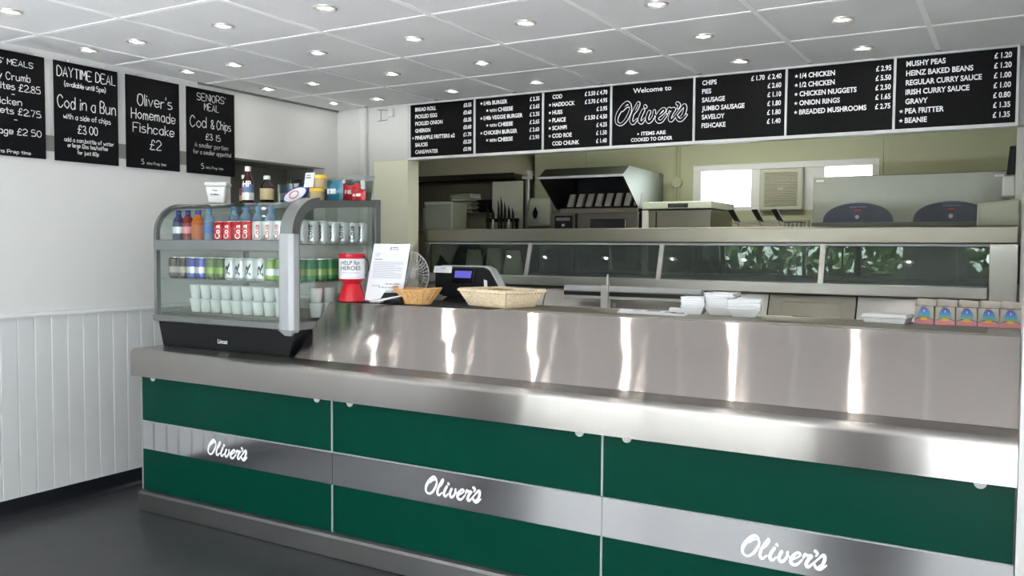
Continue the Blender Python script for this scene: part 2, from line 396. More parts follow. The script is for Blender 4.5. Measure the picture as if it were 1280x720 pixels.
MB().box(-4.25, -4.243, -1.1, 3.76, 1.825, 1.905).build('joint_or_shade_strip', M['grey_strip'], wl)  # flat grey painted in for a shaded, reflecting band of the wall sheet
prof = []; y = -1.1; k0 = 2.4077; p = .0865
ys = [k0+p*i for i in range(-40, 27)]
prof.append((-4.25, -1.1)); prof.append((-4.236, -1.1))
for g in ys:
    if g < -1.05 or g > 4.72: continue
    prof += [(-4.236, g-.004), (-4.241, g), (-4.236, g+.004)]
prof += [(-4.236, 4.75), (-4.25, 4.75)]
MB().prism(prof, .093, .988, 'z').build('wainscot_boards', M['wainscot'], wl)
struct(MB().prism([(-4.25, .985), (-4.224, .985), (-4.222, .995), (-4.228, 1.010), (-4.25, 1.014)], -1.1, 4.75, 'y').build('trim_1', M['wainscot']))
cv = [(-4.25, .095), (-4.238, .093)] + [(-4.238+.03*(1-math.cos(t)), .03-.03*math.sin(t)) for t in (0, .4, .8, 1.2, PI/2)] + [(-4.25, 0)]
struct(MB().prism(cv, -1.1, 4.75, 'y').build('baseboard_left', M['black_skirting']))
# ceiling of tiles, one downlight a tile
ceil = struct(MB().box(-4.36, 1.3, -1.1, 4.80, CEIL, CEIL+.08).build('ceiling', M['ceiling']))
GX, GY, T = -3.9473, 2.3766, .6
tees = MB()
for i in range(0, 9): tees.box(GX+i*T-.012, GX+i*T+.012, -1.1, 4.69, CEIL-.003, CEIL)
for j in range(-5, 4): tees.box(-4.25, 1.3, GY+j*T-.012, GY+j*T+.012, CEIL-.0028, CEIL)
tees.build('ceiling_grid', M['tee'], ceil)
ends = MB()
for i in range(0, 7): ends.box(GX+i*T-.013, GX+i*T+.013, 4.69, 4.705, CEIL-.0035, CEIL)
ends.build('grid_end_clip', M['black'], ceil)
struct(MB().box(-4.25, -4.235, 3.52, 4.75, CEIL-.012, CEIL-.001).build('shadow_gap_strip', M['recess']))  # dark strip standing in for the shadow gap along the ceiling edge
# back wall of the shop, left of the serving opening
wb = MB(); wb.box(-4.25, -3.61, 4.75, 4.86, 0, CEIL); wb.box(-3.61, .035, 4.80, 4.90, 1.955, 2.55)
wbk = struct(wb.build('wall_back', M['white_wall']))
MB().box(-3.90, -3.605, 4.738, 4.75, 0, 1.945).build('jamb_panel', M['cream_wall'], wbk)
MB().box(-3.612, -3.604, 4.737, 4.86, 0, 1.945).build('jamb_edge', M['cream_wall'], wbk)
MB().box(-4.02, -3.96, 4.71, 4.75, 0, CEIL).build('pipe_boxing', M['white_wall'], wbk, bevel=.012)
MB().box(-3.9, -3.605, 4.744, 4.75, 1.95, CEIL).build('header_panel', M['white_wall'], wbk)
# right-hand end wall, its end face beside the counter
struct(MB().box(.0285, .16, 2.70, 7.0, 0, 2.55).box(-.005, .036, 5.66, 7.0, 0, 2.5).build('wall_right', M['white_wall']))
# the customer side behind the camera: front wall with shop window and open doorway
wf = MB()
wf.box(-4.36, -3.7, -1.1, -1.0, 0, CEIL); wf.box(-3.7, -1.2, -1.1, -1.0, 0, .25); wf.box(-3.7, -1.2, -1.1, -1.0, 2.2, CEIL)
wf.box(-1.2, -.5, -1.1, -1.0, 0, CEIL); wf.box(-.5, .9, -1.1, -1.0, 2.1, CEIL); wf.box(.9, 1.3, -1.1, -1.0, 0, CEIL)
struct(wf.build('wall_front', M['white_wall']))
struct(MB().box(1.3, 1.4, -1.1, 2.82, 0, CEIL).box(.16, 1.4, 2.72, 2.82, 0, CEIL).build('wall_side', M['white_wall']))
fr = MB()
for x in (-3.7, -2.5, -1.24): fr.box(x, x+.05, -1.08, -1.02, .25, 2.2)
fr.box(-3.7, -1.19, -1.08, -1.02, .25, .30); fr.box(-3.7, -1.19, -1.08, -1.02, 2.15, 2.2)
struct(fr.build('window_3', M['white']))
# kitchen shell
wk = MB()
X0, X1, Z0, Z1 = -2.31, -.88, 1.655, 2.035
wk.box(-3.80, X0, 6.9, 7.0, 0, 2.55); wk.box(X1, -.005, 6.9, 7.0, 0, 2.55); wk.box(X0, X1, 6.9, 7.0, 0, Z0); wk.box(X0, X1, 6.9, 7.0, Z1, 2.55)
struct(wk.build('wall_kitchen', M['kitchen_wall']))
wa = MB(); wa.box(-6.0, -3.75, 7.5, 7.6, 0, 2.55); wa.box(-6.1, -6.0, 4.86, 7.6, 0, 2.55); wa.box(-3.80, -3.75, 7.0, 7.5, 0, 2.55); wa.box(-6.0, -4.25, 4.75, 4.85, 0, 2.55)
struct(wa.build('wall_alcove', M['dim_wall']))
struct(MB().box(-6.1, .16, 4.80, 7.6, 2.5, 2.6).build('ceiling_kitchen', M['white_wall']))
jt = MB()
for x in (-3.29, -2.47, -.86): jt.box(x-.004, x+.004, 6.892, 6.9, 0, 2.5)
struct(jt.build('trim_3', M['kitchen_wall']))
# windows of the kitchen with their white frames
f = MB()
f.box(X0, X1, 6.90, 6.97, Z1-.05, Z1); f.box(X0, X1, 6.90, 6.97, Z0, Z0+.035)
for a, b in ((X0, X0+.07), (-1.83, -1.76), (-1.42, -1.27), (-.93, X1)): f.box(a, b, 6.90, 6.97, Z0+.035, Z1-.05)
w1 = struct(f.build('window_1', M['white'], bevel=.004))
MB().box(-2.24, -1.83, 6.945, 6.951, Z0+.035, Z1-.05).build('window_pane', M['window_glass'], w1)
MB().box(-1.27, -.93, 6.945, 6.951, Z0+.035, Z1-.05).build('window_pane', M['window_glass'], w1)
MB().box(-1.76, -1.42, 6.93, 6.96, Z0+.035, Z1-.05).build('blank_panel', M['white'], w1)

# ================================================================== DOWNLIGHTS
lamp0 = None
GRP = 'recessed ceiling downlights'
def downlight(x, y, label):
    global lamp0
    if lamp0 is None:
        t = thing('ceiling_downlight', label, 'light', (x, y, CEIL), 0, GRP)
        MB().lathe([(.050, -.001), (.049, -.006), (.043, -.008), (.036, -.004), (.034, -.001)], seg=28, caps=False).build('bezel', M['bezel'], t, smooth=True)
        MB().lathe([(.0335, -.0005), (.0335, -.003), (.024, -.0040)], seg=24).build('reflector', M['lamp_soft'], t, smooth=True)
        MB().lathe([(.0135, -.004), (.0135, -.0052), (.004, -.0056)], seg=20).build('lamp_face', M['lamp'], t, smooth=True)
        lamp0 = t
    else: t = dup(lamp0, (x, y, CEIL), label)
    return t
ROWN = {3: 'row nearest menu board', 2: 'second row from menu board', 1: 'third row from menu board', 0: 'fourth row from menu board', -1: 'fifth row from menu board', -2: 'sixth row from menu board'}
for j in range(3, -3, -1):
    for n, i in enumerate(range(-1, 6)):
        x = -4.035 if i == -1 else GX+(i+.48)*T
        pos = ['tile touching left wall', 'tile first from left wall', 'tile second from left wall', 'tile third from left wall', 'tile fourth from left wall', 'tile fifth from left wall', 'tile sixth from left wall'][n]
        downlight(x, GY+(j+.5)*T, 'round downlight, %s, %s' % (ROWN[j], pos))

# ================================================================== SERVING COUNTER
ct = thing('serving_counter', 'long stainless steel serving counter with green front panels and script name strips', 'counter', (0, 0, 0))
XL, XR = -3.815, .027
MB().box(XL+.01, XR, 2.80, 3.56, .09, .80).build('carcass', M['steel_dark'], ct)
MB().prism([(2.768, 0.004), (2.768, .088), (2.776, .098), (2.80, .104), (3.5, .104), (3.5, .004)], XL-.006, XR).build('plinth', M['steel_plinth'], ct)
seams = [XL, -2.533, -1.252, XR]
for b in range(3):
    x0, x1 = seams[b]+.004, seams[b+1]-.004
    MB().box(x0, x1, 2.793, 2.80, .462, .70).build('front_panel', M['green'], ct, bevel=.001)
    MB().box(x0, x1, 2.793, 2.80, .106, .314).build('front_panel', M['green'], ct, bevel=.001)
    MB().box(x0-.003, x1+.003, 2.792, 2.80, .316, .456).build('steel_strip', M['steel_strip'], ct)
    MB().box(x0-.003, x1+.003, 2.788, 2.80, .456, .461).build('strip_trim', M['alu_light'], ct)
    sg = MB(); script(sg, lambda u, v: (u, 2.7912, v), (-3.313, -2.022, -.735)[b], (.352, .357, .346)[b]-.004, 1.0, 1.12, .001)
    sg.build('sign_lettering', M['letter'], ct)
for x in (-2.533, -1.252):
    MB().box(x-.004, x+.004, 2.789, 2.80, .106, .314).build('joint_or_shade_strip', M['alu_light'], ct)
    MB().box(x-.004, x+.004, 2.789, 2.80, .462, .70).build('joint_or_shade_strip', M['alu_light'], ct)
MB().box(XL, XL+.006, 2.789, 2.80, .106, .70).build('joint_or_shade_strip', M['alu_light'], ct)
for x in (-3.724, -2.62, -2.432, -1.344, -1.159, -.064):
    c = MB(); c.lathe([(.017, 0), (.017, .004), (.014, .006), (.007, .006), (.005, .003)], axis='y', seg=18)
    c2 = c.build('panel_clip', M['white'], ct, (x, 2.7925, .6845), smooth=True); c2.scale = (1, -1, 1)
# worktop with a rolled front edge
R = .03; lipf = 2.745
pf = [(2.80, .694), (lipf, .694), (lipf, .80)] + [(lipf+R-R*math.cos(t), .80+R*math.sin(t)) for t in [PI/2*k/8 for k in range(1, 9)]] + [(3.58, .83), (3.58, .80), (2.80, .80)]
wt = MB(); wt.prism(pf, XL-.02, XR)
o = wt.build('worktop', M['steel_lip'], ct, smooth=True)
# sloped steel front and the raised cap behind it
sl = MB(); sl.hexa([(-2.885, 2.925, .8305), (.027, 2.905, .8305), (.027, 2.94, .8305), (-2.885, 2.96, .8305)], [(-2.885, 3.165, 1.078), (.027, 3.165, 1.078), (.027, 3.20, 1.068), (-2.885, 3.20, 1.068)])
sl.build('sloped_front', M['steel_slope'], ct)
MB().box(-2.878, .027, 3.165, 3.60, 1.060, 1.0785).build('counter_cap', M['steel'], ct, bevel=.002)
MB().box(-2.875, -1.98, 3.20, 3.58, 1.0785, 1.081).build('rubber_mat', M['black'], ct)
MB().box(-1.93, -.07, 3.24, 3.56, 1.0785, 1.080).build('cap_inlay', M['steel_dim'], ct)
MB().prism([(2.975, .8305), (3.58, .8305), (3.58, 1.06), (3.19, 1.06)], -2.872, -2.86).prism([(2.975, .8305), (3.58, .8305), (3.58, 1.06), (3.19, 1.06)], .01, .026).build('end_support', M['steel_dim'], ct)

# ================================================================== MENU BOARD
mb_t = thing('menu_board', 'long black menu board of seven white-lettered panels hung above the serving opening', 'menu board', (0, 0, 0))
MX = [-3.594, -3.066, -2.559, -2.098, -1.588, -1.079, -.545, -.008]
MZ0, MZ1 = 1.955, 2.3255
fr = MB(); fr.box(-3.60, -.004, 4.735, 4.795, MZ0-.012, MZ0+.006); fr.box(-3.60, -.004, 4.735, 4.795, MZ1-.009, MZ1)
for i, x in enumerate(MX): fr.box(x-.006, x+.006, 4.740, 4.795, MZ0, MZ1)
fr.build('frame', M['white'], mb_t, bevel=.001, seg=1)
def LN(u, v): return (u, 4.7485, v)
ROWS = [
 (['BREAD ROLL', 'PICKLED EGG', 'PICKLED ONION', 'GHERKIN', '*PINEAPPLE FRITTERS x2', 'SAUCES', 'CANS/WATER'], ['£0.55', '£0.60', '£0.35', '£0.60', '£1.70', '£0.20', '£0.90']),
 (['*1/4lb BURGER', '>*WITH CHEESE', '*1/4lb VEGGIE BURGER', '>*WITH CHEESE', '*CHICKEN BURGER', '>*WITH CHEESE'], ['£ 2.35', '£ 2.65', '£ 2.35', '£ 2.65', '£ 2.60', '£ 2.90']),
 (['COD', '*HADDOCK', '*HUSS', '*PLAICE', '*SCAMPI', '*COD ROE', 'COD CHUNK'], ['£ 3.50 £ 4.70', '£ 3.70 £ 4.95', '£ 3.95', '£ 3.50 £ 4.50', '£ 4.25', '£ 1.50', '£ 1.40']),
 None,
 (['CHIPS', 'PIES', 'SAUSAGE', 'JUMBO SAUSAGE', 'SAVELOY', 'FISHCAKE'], ['£ 1.70  £ 2.40', '£ 2.60', '£ 1.10', '£ 1.80', '£ 1.80', '£ 1.40']),
 (['*1/4 CHICKEN', '*1/2 CHICKEN', '*CHICKEN NUGGETS', '*ONION RINGS', '*BREADED MUSHROOMS'], ['£ 2.95', '£ 5.50', '£ 2.50', '£ 1.65', '£ 2.75']),
 (['MUSHY PEAS', 'HEINZ BAKED BEANS', 'REGULAR CURRY SAUCE', 'IRISH CURRY SAUCE', 'GRAVY', '*PEA FRITTER', '*BEANIE'], ['£ 1.20', '£ 1.20', '£ 1.00', '£ 1.00', '£ 0.80', '£ 1.35', '£ 1.35'])]
for i in range(7):
    x0, x1 = MX[i]+.006, MX[i+1]-.006
    pn = MB().box(x0, x1, 4.750, 4.79, MZ0+.006, MZ1-.009).build('menu_panel', M['menu_black'], mb_t)
    t = MB()
    if ROWS[i] is None:
        cx = (x0+x1)/2
        text(t, LN, 'Welcome to', cx, 2.262, .029, 'c', .235, .012)
        star(t, LN, cx-.083, 2.022, .008)
        text(t, LN, 'ITEMS ARE', cx+.012, 2.013, .021, 'c', .150)
        text(t, LN, 'COOKED TO ORDER', cx, 1.979, .021, 'c', .255)
        script(t, LN, cx-.205, 2.082, 1.72, .95, .009, 1.63)
        t.use(M['letter']); t.use(M['menu_black'])
        script(t, lambda u, v: (u, 4.7458, v), cx-.205, 2.082, 1.72, .95, .001, 1.63)
    else:
        names, prices = ROWS[i]; n0 = len(names)
        cap = .0265 if i > 2 else .0255
        step = .0478 if i != 6 else .0468
        top = 2.272 if i != 5 else 2.262
        for k, (nm, pr) in enumerate(zip(names, prices)):
            yb = top-k*step; xs = x0+(.058 if i in (2,) else .038 if i < 6 else .045)
            if i in (1, 5): xs = x0+.062
            nm2 = nm
            if nm2[0] == '>': nm2 = nm2[1:]; xs += .045
            if nm2[0] == '*': star(t, LN, xs-.018, yb+cap*.45, .0105); nm2 = nm2[1:]
            if nm2.startswith('WITH'):
                text(t, LN, 'WITH', xs, yb, cap*.72, 'l', .052); text(t, LN, 'CHEESE', xs+.062, yb, cap, 'l', .112)
            else:
                lim = {'PINEAPPLE FRITTERS x2': .325, '1/4lb VEGGIE BURGER': .29, 'BREADED MUSHROOMS': .335, 'REGULAR CURRY SAUCE': .335}.get(nm2)
                text(t, LN, nm2, xs, yb, cap, 'l', lim)
            text(t, LN, pr, x1-(.022 if i != 5 else .012), yb, cap, 'r', None, .026, .80)
    t.build('lettering', M['letter'], pn, recalc=False)
# ================================================================== CHALKBOARDS
def LB(u, v): return (-4.2255, u, v)
def chalkboard(y0, y1, label, lines):
    t = thing('chalkboard_sign', label, 'chalkboard', (0, 0, 0), 0, 'chalk menu boards on the left wall')
    pn = MB().box(-4.234, -4.227, y0, y1, 1.781, 2.288).build('board_panel', M['board'], t, bevel=.0015)
    cx = (y0+y1)/2; a = MB(); b = MB(); nb = 0
    for txt, z, cap, wd, st, dim, *off in lines:
        mbx = b if dim else a; nb += dim
        hand(mbx, LB, txt, cx+(off[0] if off else 0), z, cap, wd, st)
    a.build('chalk_lettering', M['chalk'], pn, recalc=False)
    if nb: b.build('faint_lettering', M['chalk_dim'], pn, recalc=False)
    else: b.bm.free()
    for fy in (.22, .78):
        y = y0+(y1-y0)*fy
        MB().tube([(-4.244, y, 2.296), (-4.230, y, 2.296), (-4.226, y, 2.304)], .004, 6).tube([(-4.230, y, 2.284), (-4.230, y, 2.302)], .003, 6).build('hook', M['bezel'], t)
chalkboard(2.205, 2.566, "leftmost chalkboard, cut off by the photo edge, ending WS' MEALS", [
 ("WS' MEALS", 2.222, .026, .20, .0035, 0, .02), ('Crispy Crumb', 2.150, .034, .26, .0036, 0, -.025), ('Fish Bites £2.85', 2.102, .032, .31, .0036, 0), ('-', 2.068, .03, .012, .0035, 0, .02),
 ('Chicken', 2.030, .032, .16, .0036, 0, -.02), ('Nuggets £2.75', 1.985, .030, .30, .0036, 0, .005), ('-', 1.946, .03, .014, .0035, 0, .03),
 ('Sausage £2 50', 1.888, .030, .31, .0036, 0), ('5 mins Prep time', 1.795, .016, .20, .0024, 0, .0)])
chalkboard(2.613, 2.973, 'chalkboard reading DAYTIME DEAL, Cod in a Bun, £3.00', [
 ('DAYTIME DEAL', 2.213, .048, .325, .0042, 0), ('(available until 5pm)', 2.165, .024, .23, .003, 0, -.01), ('Cod in a Bun', 2.053, .060, .325, .0048, 0),
 ('with a side of chips', 2.000, .026, .265, .0032, 0), ('£3 00', 1.932, .040, .11, .0042, 0), ('add a can,bottle of water', 1.884, .020, .28, .0028, 0, .01),
 ('or large 12oz tea/coffee'.replace('z','s'), 1.856, .020, .225, .0028, 0), ('for just 60p'.replace('6','8'), 1.823, .018, .12, .0028, 0)])
chalkboard(3.021, 3.370, "chalkboard reading Oliver's Homemade Fishcake, £2", [
 ("Oliver's", 2.132, .062, .225, .0048, 0, .01), ('Homemade', 2.055, .054, .285, .0045, 0), ('Fishcake', 1.980, .052, .265, .0045, 0), ('£2', 1.893, .052, .072, .0045, 0, .01),
 ('5', 1.806, .026, .014, .003, 0, -.075), ('mins Prep time', 1.806, .014, .125, .0024, 1, .015)])
chalkboard(3.421, 3.781, "chalkboard reading SENIORS' MEAL, Cod & Chips, rightmost on the left wall", [
 ("SENIORS'", 2.220, .040, .21, .0036, 0), ('MEAL', 2.165, .040, .105, .0036, 0), ('Cod', 2.058, .062, .115, .0045, 0, -.098), ('& Chips', 2.060, .052, .150, .0040, 0, .072),
 ('£3 15', 1.990, .034, .11, .0034, 0, .01), ('A smaller portion', 1.940, .026, .25, .0028, 1, -.0), ('for a smaller appetite!', 1.900, .024, .285, .0028, 1, .005),
 ('5', 1.814, .030, .016, .003, 0, -.07), ('mins Prep time', 1.816, .014, .13, .0024, 1, .02)])

# ================================================================== DISPLAY CASE
dc = thing('display_case', 'glass drinks display case with curved silver-grey frame standing on the counter end', 'display case', (0, 0, 0))
cl, cr, cf, cb = -3.890, -2.884, 2.930, 3.560
bs = MB(); bs.hexa([(-3.83, 2.935, .8305), (-2.93, 2.935, .8305), (-2.93, 3.52, .8305), (-3.83, 3.52, .8305)], [(-3.865, 2.935, .957), (-2.892, 2.935, .957), (-2.892, 3.55, .957), (-3.865, 3.55, .957)])
base = bs.build('base', M['black'], dc, bevel=.003)
lt = MB(); text(lt, lambda u, v: (u, 2.933, v), 'Lincat', -3.378, .866, .021, 'c', .070, .02); lt.build('maker_lettering', M['letter'], base, recalc=False)
# profile of a side: up the front, quarter curve over to the top, back along the top and down
def side_curve(off):
    """outer outline inset by off, front bottom -> round the curve -> back top"""
    pts = [(cf+off, .957+off*0), (cf+off, 1.41)]
    cy, cz, ry, rz = 3.10, 1.41, 3.10-cf-off, 1.572-1.41-off
    pts += [(cy-ry*math.cos(t), cz+rz*math.sin(t)) for t in [PI/2*k/10 for k in range(1, 11)]]
    pts += [(cb-off, 1.594-off)]
    return pts
def side_frame(x0, x1, wd, name, mt):
    a = side_curve(0); b = side_curve(wd)
    g = MB()
    g.loft(a, b, x0, x1)
    g.hexa([(x0, cb-wd, 1.594-wd), (x0, cb, 1.594), (x0, cb, .957), (x0, cb-wd, .957)], [(x1, cb-wd, 1.594-wd), (x1, cb, 1.594), (x1, cb, .957), (x1, cb-wd, .957)])
    g.hexa([(x0, cf, .957), (x0, cb, .957), (x0, cb, .990), (x0, cf, .990)], [(x1, cf, .957), (x1, cb, .957), (x1, cb, .990), (x1, cf, .990)])
    return g.build(name, mt, dc, smooth=True)
side_frame(cl, cl+.022, .024, 'side_frame', M['alu'])
side_frame(cr-.030, cr-.003, .036, 'side_frame', M['alu'])
po = MB(); po.prism([(-2.975, cf-.012), (-2.955, cf-.022), (-2.905, cf-.022), (-2.884, cf-.006), (-2.884, cf+.03), (-2.975, cf+.03)], .957, 1.41, 'z')
po.build('corner_post', M['alu_light'], dc, bevel=.004)
pg = MB(); a = [(y, z) for y, z in side_curve(-.014)[1:-1]]; b = side_curve(.03)[1:-1]
pg.loft(a, b, -2.965, -2.884)
pg.build('curved_post', M['alu'], dc, smooth=True)
pt = MB(); pt.hexa([(-2.945, cf-.004, .930), (-2.91, cf-.004, .930), (-2.91, cf+.03, .930), (-2.945, cf+.03, .930)], [(-2.975, cf-.020, .957), (-2.884, cf-.020, .957), (-2.884, cf+.03, .957), (-2.975, cf+.03, .957)])
pt.build('post_foot', M['alu_light'], dc)
MB().box(cl, -2.975, cf-.012, cf+.03, .957, .990).build('bottom_rail', M['alu'], dc, bevel=.005)
MB().box(cl+.004, -2.972, cf-.006, cf+.022, 1.325, 1.380).build('middle_rail', M['alu'], dc, bevel=.004)
MB().box(cl, cr, cb-.03, cb, 1.565, 1.597).build('top_rail', M['alu'], dc, bevel=.004)
MB().box(cl+.02, cr-.03, cf+.03, cb-.002, .985, 1.003).build('case_floor', M['steel_dim'], dc)
# glass
MB().box(cl+.022, -2.975, cf+.002, cf+.007, .990, 1.325).build('front_pane', M['glass'], dc)
cg = MB(); a = side_curve(.003)[1:-1]+[(3.50, 1.588)]; b = side_curve(.008)[1:-1]+[(3.50, 1.583)]
a[0] = (a[0][0], 1.380); b[0] = (b[0][0], 1.380)
cg.loft(a, b, cl+.022, -2.966)
cg.build('curved_pane', M['glass'], dc, smooth=True)
for x0 in (cl+.006, cr-.014):
    sp = [(cf+.03, .990), (cb-.03, .990), (cb-.03, 1.565)] + [(y, z) for y, z in side_curve(.03)[1:-1]][::-1]
    MB().prism(sp, x0, x0+.005).build('side_pane', M['glass'], dc)
for z in (1.172, 1.357):
    MB().box(cl+.025, cr-.035, 2.962, 3.52, z, z+.007).build('glass_shelf', M['glass'], dc)
    MB().box(cl+.025, cr-.035, 2.958, 2.962, z-.001, z+.008).build('shelf_edge', M['alu'], dc)
MB().box(cl+.02, cr-.02, cb-.022, cb-.016, .99, 1.565).build('rear_door', M['glass'], dc)

# ---------------------------------------------------------------- drinks in the case
def can_proto(name, body, label, group, word=None, wordm=None, band=None):
    t = thing(name, label, 'drink can', (0, 0, 0), 0, group)
    MB().lathe([(.024, 0), (.027, .004), (.0325, .012), (.033, .016), (.033, .096), (.031, .102), (.0275, .108)], seg=22, caps=False).build('can_body', body, t, smooth=True)
    MB().lathe([(.0255, .106), (.0275, .108), (.0275, .1105), (.0258, .111), (.025, .108), (.004, .107)], seg=22).build('can_lid', M['alu_can'], t, smooth=True)
    if band: MB().lathe([(.0333, .03), (.0333, .062)], seg=22, caps=False).build('label_band', band, t, smooth=True)
    if word:
        q = MB()
        def wrap(u, v):   # u runs up the can, v around it
            a = -PI/2+.62-(v/.0334); return (.0335*math.cos(a), .0335*math.sin(a), u)
        text(q, wrap, word, .022, -.008, .028, 'l', .070, .02)
        q.build('can_lettering', wordm, t, recalc=False)
    return t
def row(proto, locs, labels):
    for k, (l, s) in enumerate(zip(locs, labels)):
        rz = random.uniform(-.35, .35)
        if k == 0: proto.location = l; proto['label'] = s; proto.rotation_euler = (0, 0, rz)
        else: dup(proto, l, s, rz)
Z1_, Z2_ = 1.364, 1.179
def lab(what, n, tail): return ['%s, %s from the left, %s' % (what, ORD[i], tail) for i in range(n)]
row(can_proto('drink_can', M['can_red'], '', 'red cans on the top shelf', 'Cola', M['letter'], None),
    [(x, 3.03, Z1_) for x in (-3.498, -3.430, -3.362, -3.294)], lab('red drink can with white script', 4, 'front of the top glass shelf'))
row(can_proto('drink_can', M['can_silver'], '', 'silver cans on the top shelf', 'Coke', M['red']),
    [(x, 3.03, Z1_) for x in (-3.222, -3.150, -3.080, -3.010)], lab('silver can right of the red cans', 4, 'top shelf'))
row(can_proto('drink_can', M['can_silver'], '', 'silver cans along the right side of the top shelf', 'Coke', M['ink_dark']),
    [(-2.945, 3.035+.073*k, Z1_) for k in range(7)], ['silver can by right glass, top shelf, %s from front' % ORD[i] for i in range(7)])
mid = [('dark brown', 'can_dark', [-3.835, -3.765], 'card'), ('blue', 'can_blue', [-3.693, -3.622], 'can_white'), ('olive green', 'can_olive', [-3.551, -3.480], 'can_lime'),
       ('white', 'can_white', [-3.408, -3.337, -3.266, -3.195], None), ('lime green', 'can_lime', [-3.124, -3.053], 'can_white')]
for cname, mk, xs, bd in mid:
    L_, S_ = [], []
    for d, rown in enumerate(('front row', 'second row back', 'third row back')):
        for k, x in enumerate(xs):
            L_.append((x, 3.02+.072*d, Z2_)); S_.append('%s can, middle shelf %s, %s of its colour from left' % (cname, rown, ORD[k]))
    row(can_proto('drink_can', M[mk], '', cname+' cans on the middle shelf', 'R' if cname == 'white' else None, M['ink_dark'], M[bd] if bd else None), L_, S_)
row(can_proto('drink_can', M['can_green'], '', 'green cans along the right side of the middle shelf', None, None, M['can_lime']),
    [(-2.96, 3.03+.075*k, Z2_) for k in range(5)], ['deep green drink can by the right glass of the middle shelf, %s from the front' % ORD[i] for i in range(5)])
def bottle(name, label, loc, liquid, capm, labm, h=.17, r=.031, group=None, wrapz=(.05, .085)):
    t = thing(name, label, 'bottle', loc, 0, group); s = h/.17
    MB().lathe([(.8*r, 0), (r, .006*s), (r, .045*s), (.9*r, .055*s), (r, .088*s), (r, .105*s), (.75*r, .128*s), (.42*r, .142*s), (.40*r, .150*s)], seg=20).build('bottle_body', liquid, t, smooth=True)
    MB().lathe([(.47*r, .148*s), (.47*r, .168*s), (.40*r, .171*s)], seg=16).build('bottle_cap', capm, t, smooth=True)
    MB().lathe([(r*1.02, wrapz[0]*s), (r*1.02, wrapz[1]*s)], seg=20, caps=False).build('bottle_label', labm, t, smooth=True)
    return t
M['drink_purple'] = mat('purple_drink', (.035, .03, .12), .15); M['drink_red'] = mat('red_drink', (.22, .015, .02), .15)
M['drink_orange'] = mat('orange_drink', (.55, .13, .02), .15); M['drink_water'] = mat('blue_water_bottle', (.16, .24, .34), .12)
M['cap_blue'] = mat('blue_cap', (.02, .04, .28), .4); M['cap_aqua'] = mat('pale_blue_cap', (.08, .25, .45), .4); M['label_blue'] = mat('blue_label', (.04, .12, .42), .4)
BG = 'drinks bottles on the top shelf'
bottle('drink_bottle', 'dark purple drink bottle with blue sports cap, leftmost on the top shelf', (-3.815, 3.03, Z1_), M['drink_purple'], M['cap_blue'], M['can_white'], group=BG)
bottle('drink_bottle', 'dark red drink bottle with blue sports cap on the top shelf', (-3.742, 3.03, Z1_), M['drink_red'], M['cap_blue'], M['pink'], group=BG)
bottle('drink_bottle', 'orange drink bottle with wide blue cap on the top shelf', (-3.664, 3.03, Z1_), M['drink_orange'], M['cap_blue'], M['drink_orange'], r=.035, group=BG)
bottle('drink_bottle', 'clear water bottle with blue label beside the orange bottle', (-3.580, 3.03, Z1_), M['drink_water'], M['cap_aqua'], M['label_blue'], h=.175, group=BG)
for k, x in enumerate((-3.52, -3.43, -3.34, -3.25)):
    bottle('drink_bottle', 'pale blue water bottle behind the red cans, %s from the left' % ORD[k], (x, 3.14, Z1_), M['drink_water'], M['cap_aqua'], M['label_blue'] if k != 1 else M['can_white'], h=.19, r=.034 if k != 1 else .042, group=BG)
cup0 = None
def cup(loc, label):
    global cup0
    if cup0 is None:
        t = thing('foam_cup', label, 'cup', loc, 0, 'white foam cups in the case')
        MB().lathe([(.024, 0), (.0255, .002), (.0345, .066), (.0362, .067), (.0362, .071), (.034, .072), (.0325, .068), (.0235, .004), (.002, .004)], seg=22).build('cup_wall', M['cup'], t, smooth=True)
        cup0 = t
    else: dup(cup0, loc, label)
for lay, nm in enumerate(('lower', 'upper')):
    for k in range(10): cup((-3.705+.0765*k, 3.05, 1.004+.0725*lay), 'white cup, %s layer of the front row, %s from the left' % (nm, ORD[k]))
    for k in range(2): cup((-2.945+.004*k, 3.135+.085*k, 1.004+.0725*lay), 'white cup, %s layer at right end, %s behind the front row' % (nm, ORD[k]))

# ================================================================== THINGS ON TOP OF THE CASE
TZ = 1.598
def top_z(y): return 1.572+(y-3.10)*(1.594-1.572)/(cb-3.10)+.001
pz = top_z(3.3)
t = thing('lidded_pot', 'square white plastic tub with lid on top of the display case', 'tub', (-3.825, 3.30, pz), .62)
MB().hexa([(-.042, -.042, 0), (.042, -.042, 0), (.042, .042, 0), (-.042, .042, 0)], [(-.055, -.055, .095), (.055, -.055, .095), (.055, .055, .095), (-.055, .055, .095)]).build('tub_body', M['white'], t, bevel=.008)
MB().box(-.061, .061, -.061, .061, .095, .118).build('lid', M['white'], t, bevel=.008)
q = MB()
for k, (s, wd) in enumerate((('Tea', .03), ('Coffee', .045))):
    text(q, lambda u, v: (u, -.051-(v-.03)*.13, v), s, -.005, .068-.022*k, .009, 'c', wd)
q.build('tub_lettering', M['ink_dark'], t, recalc=False)
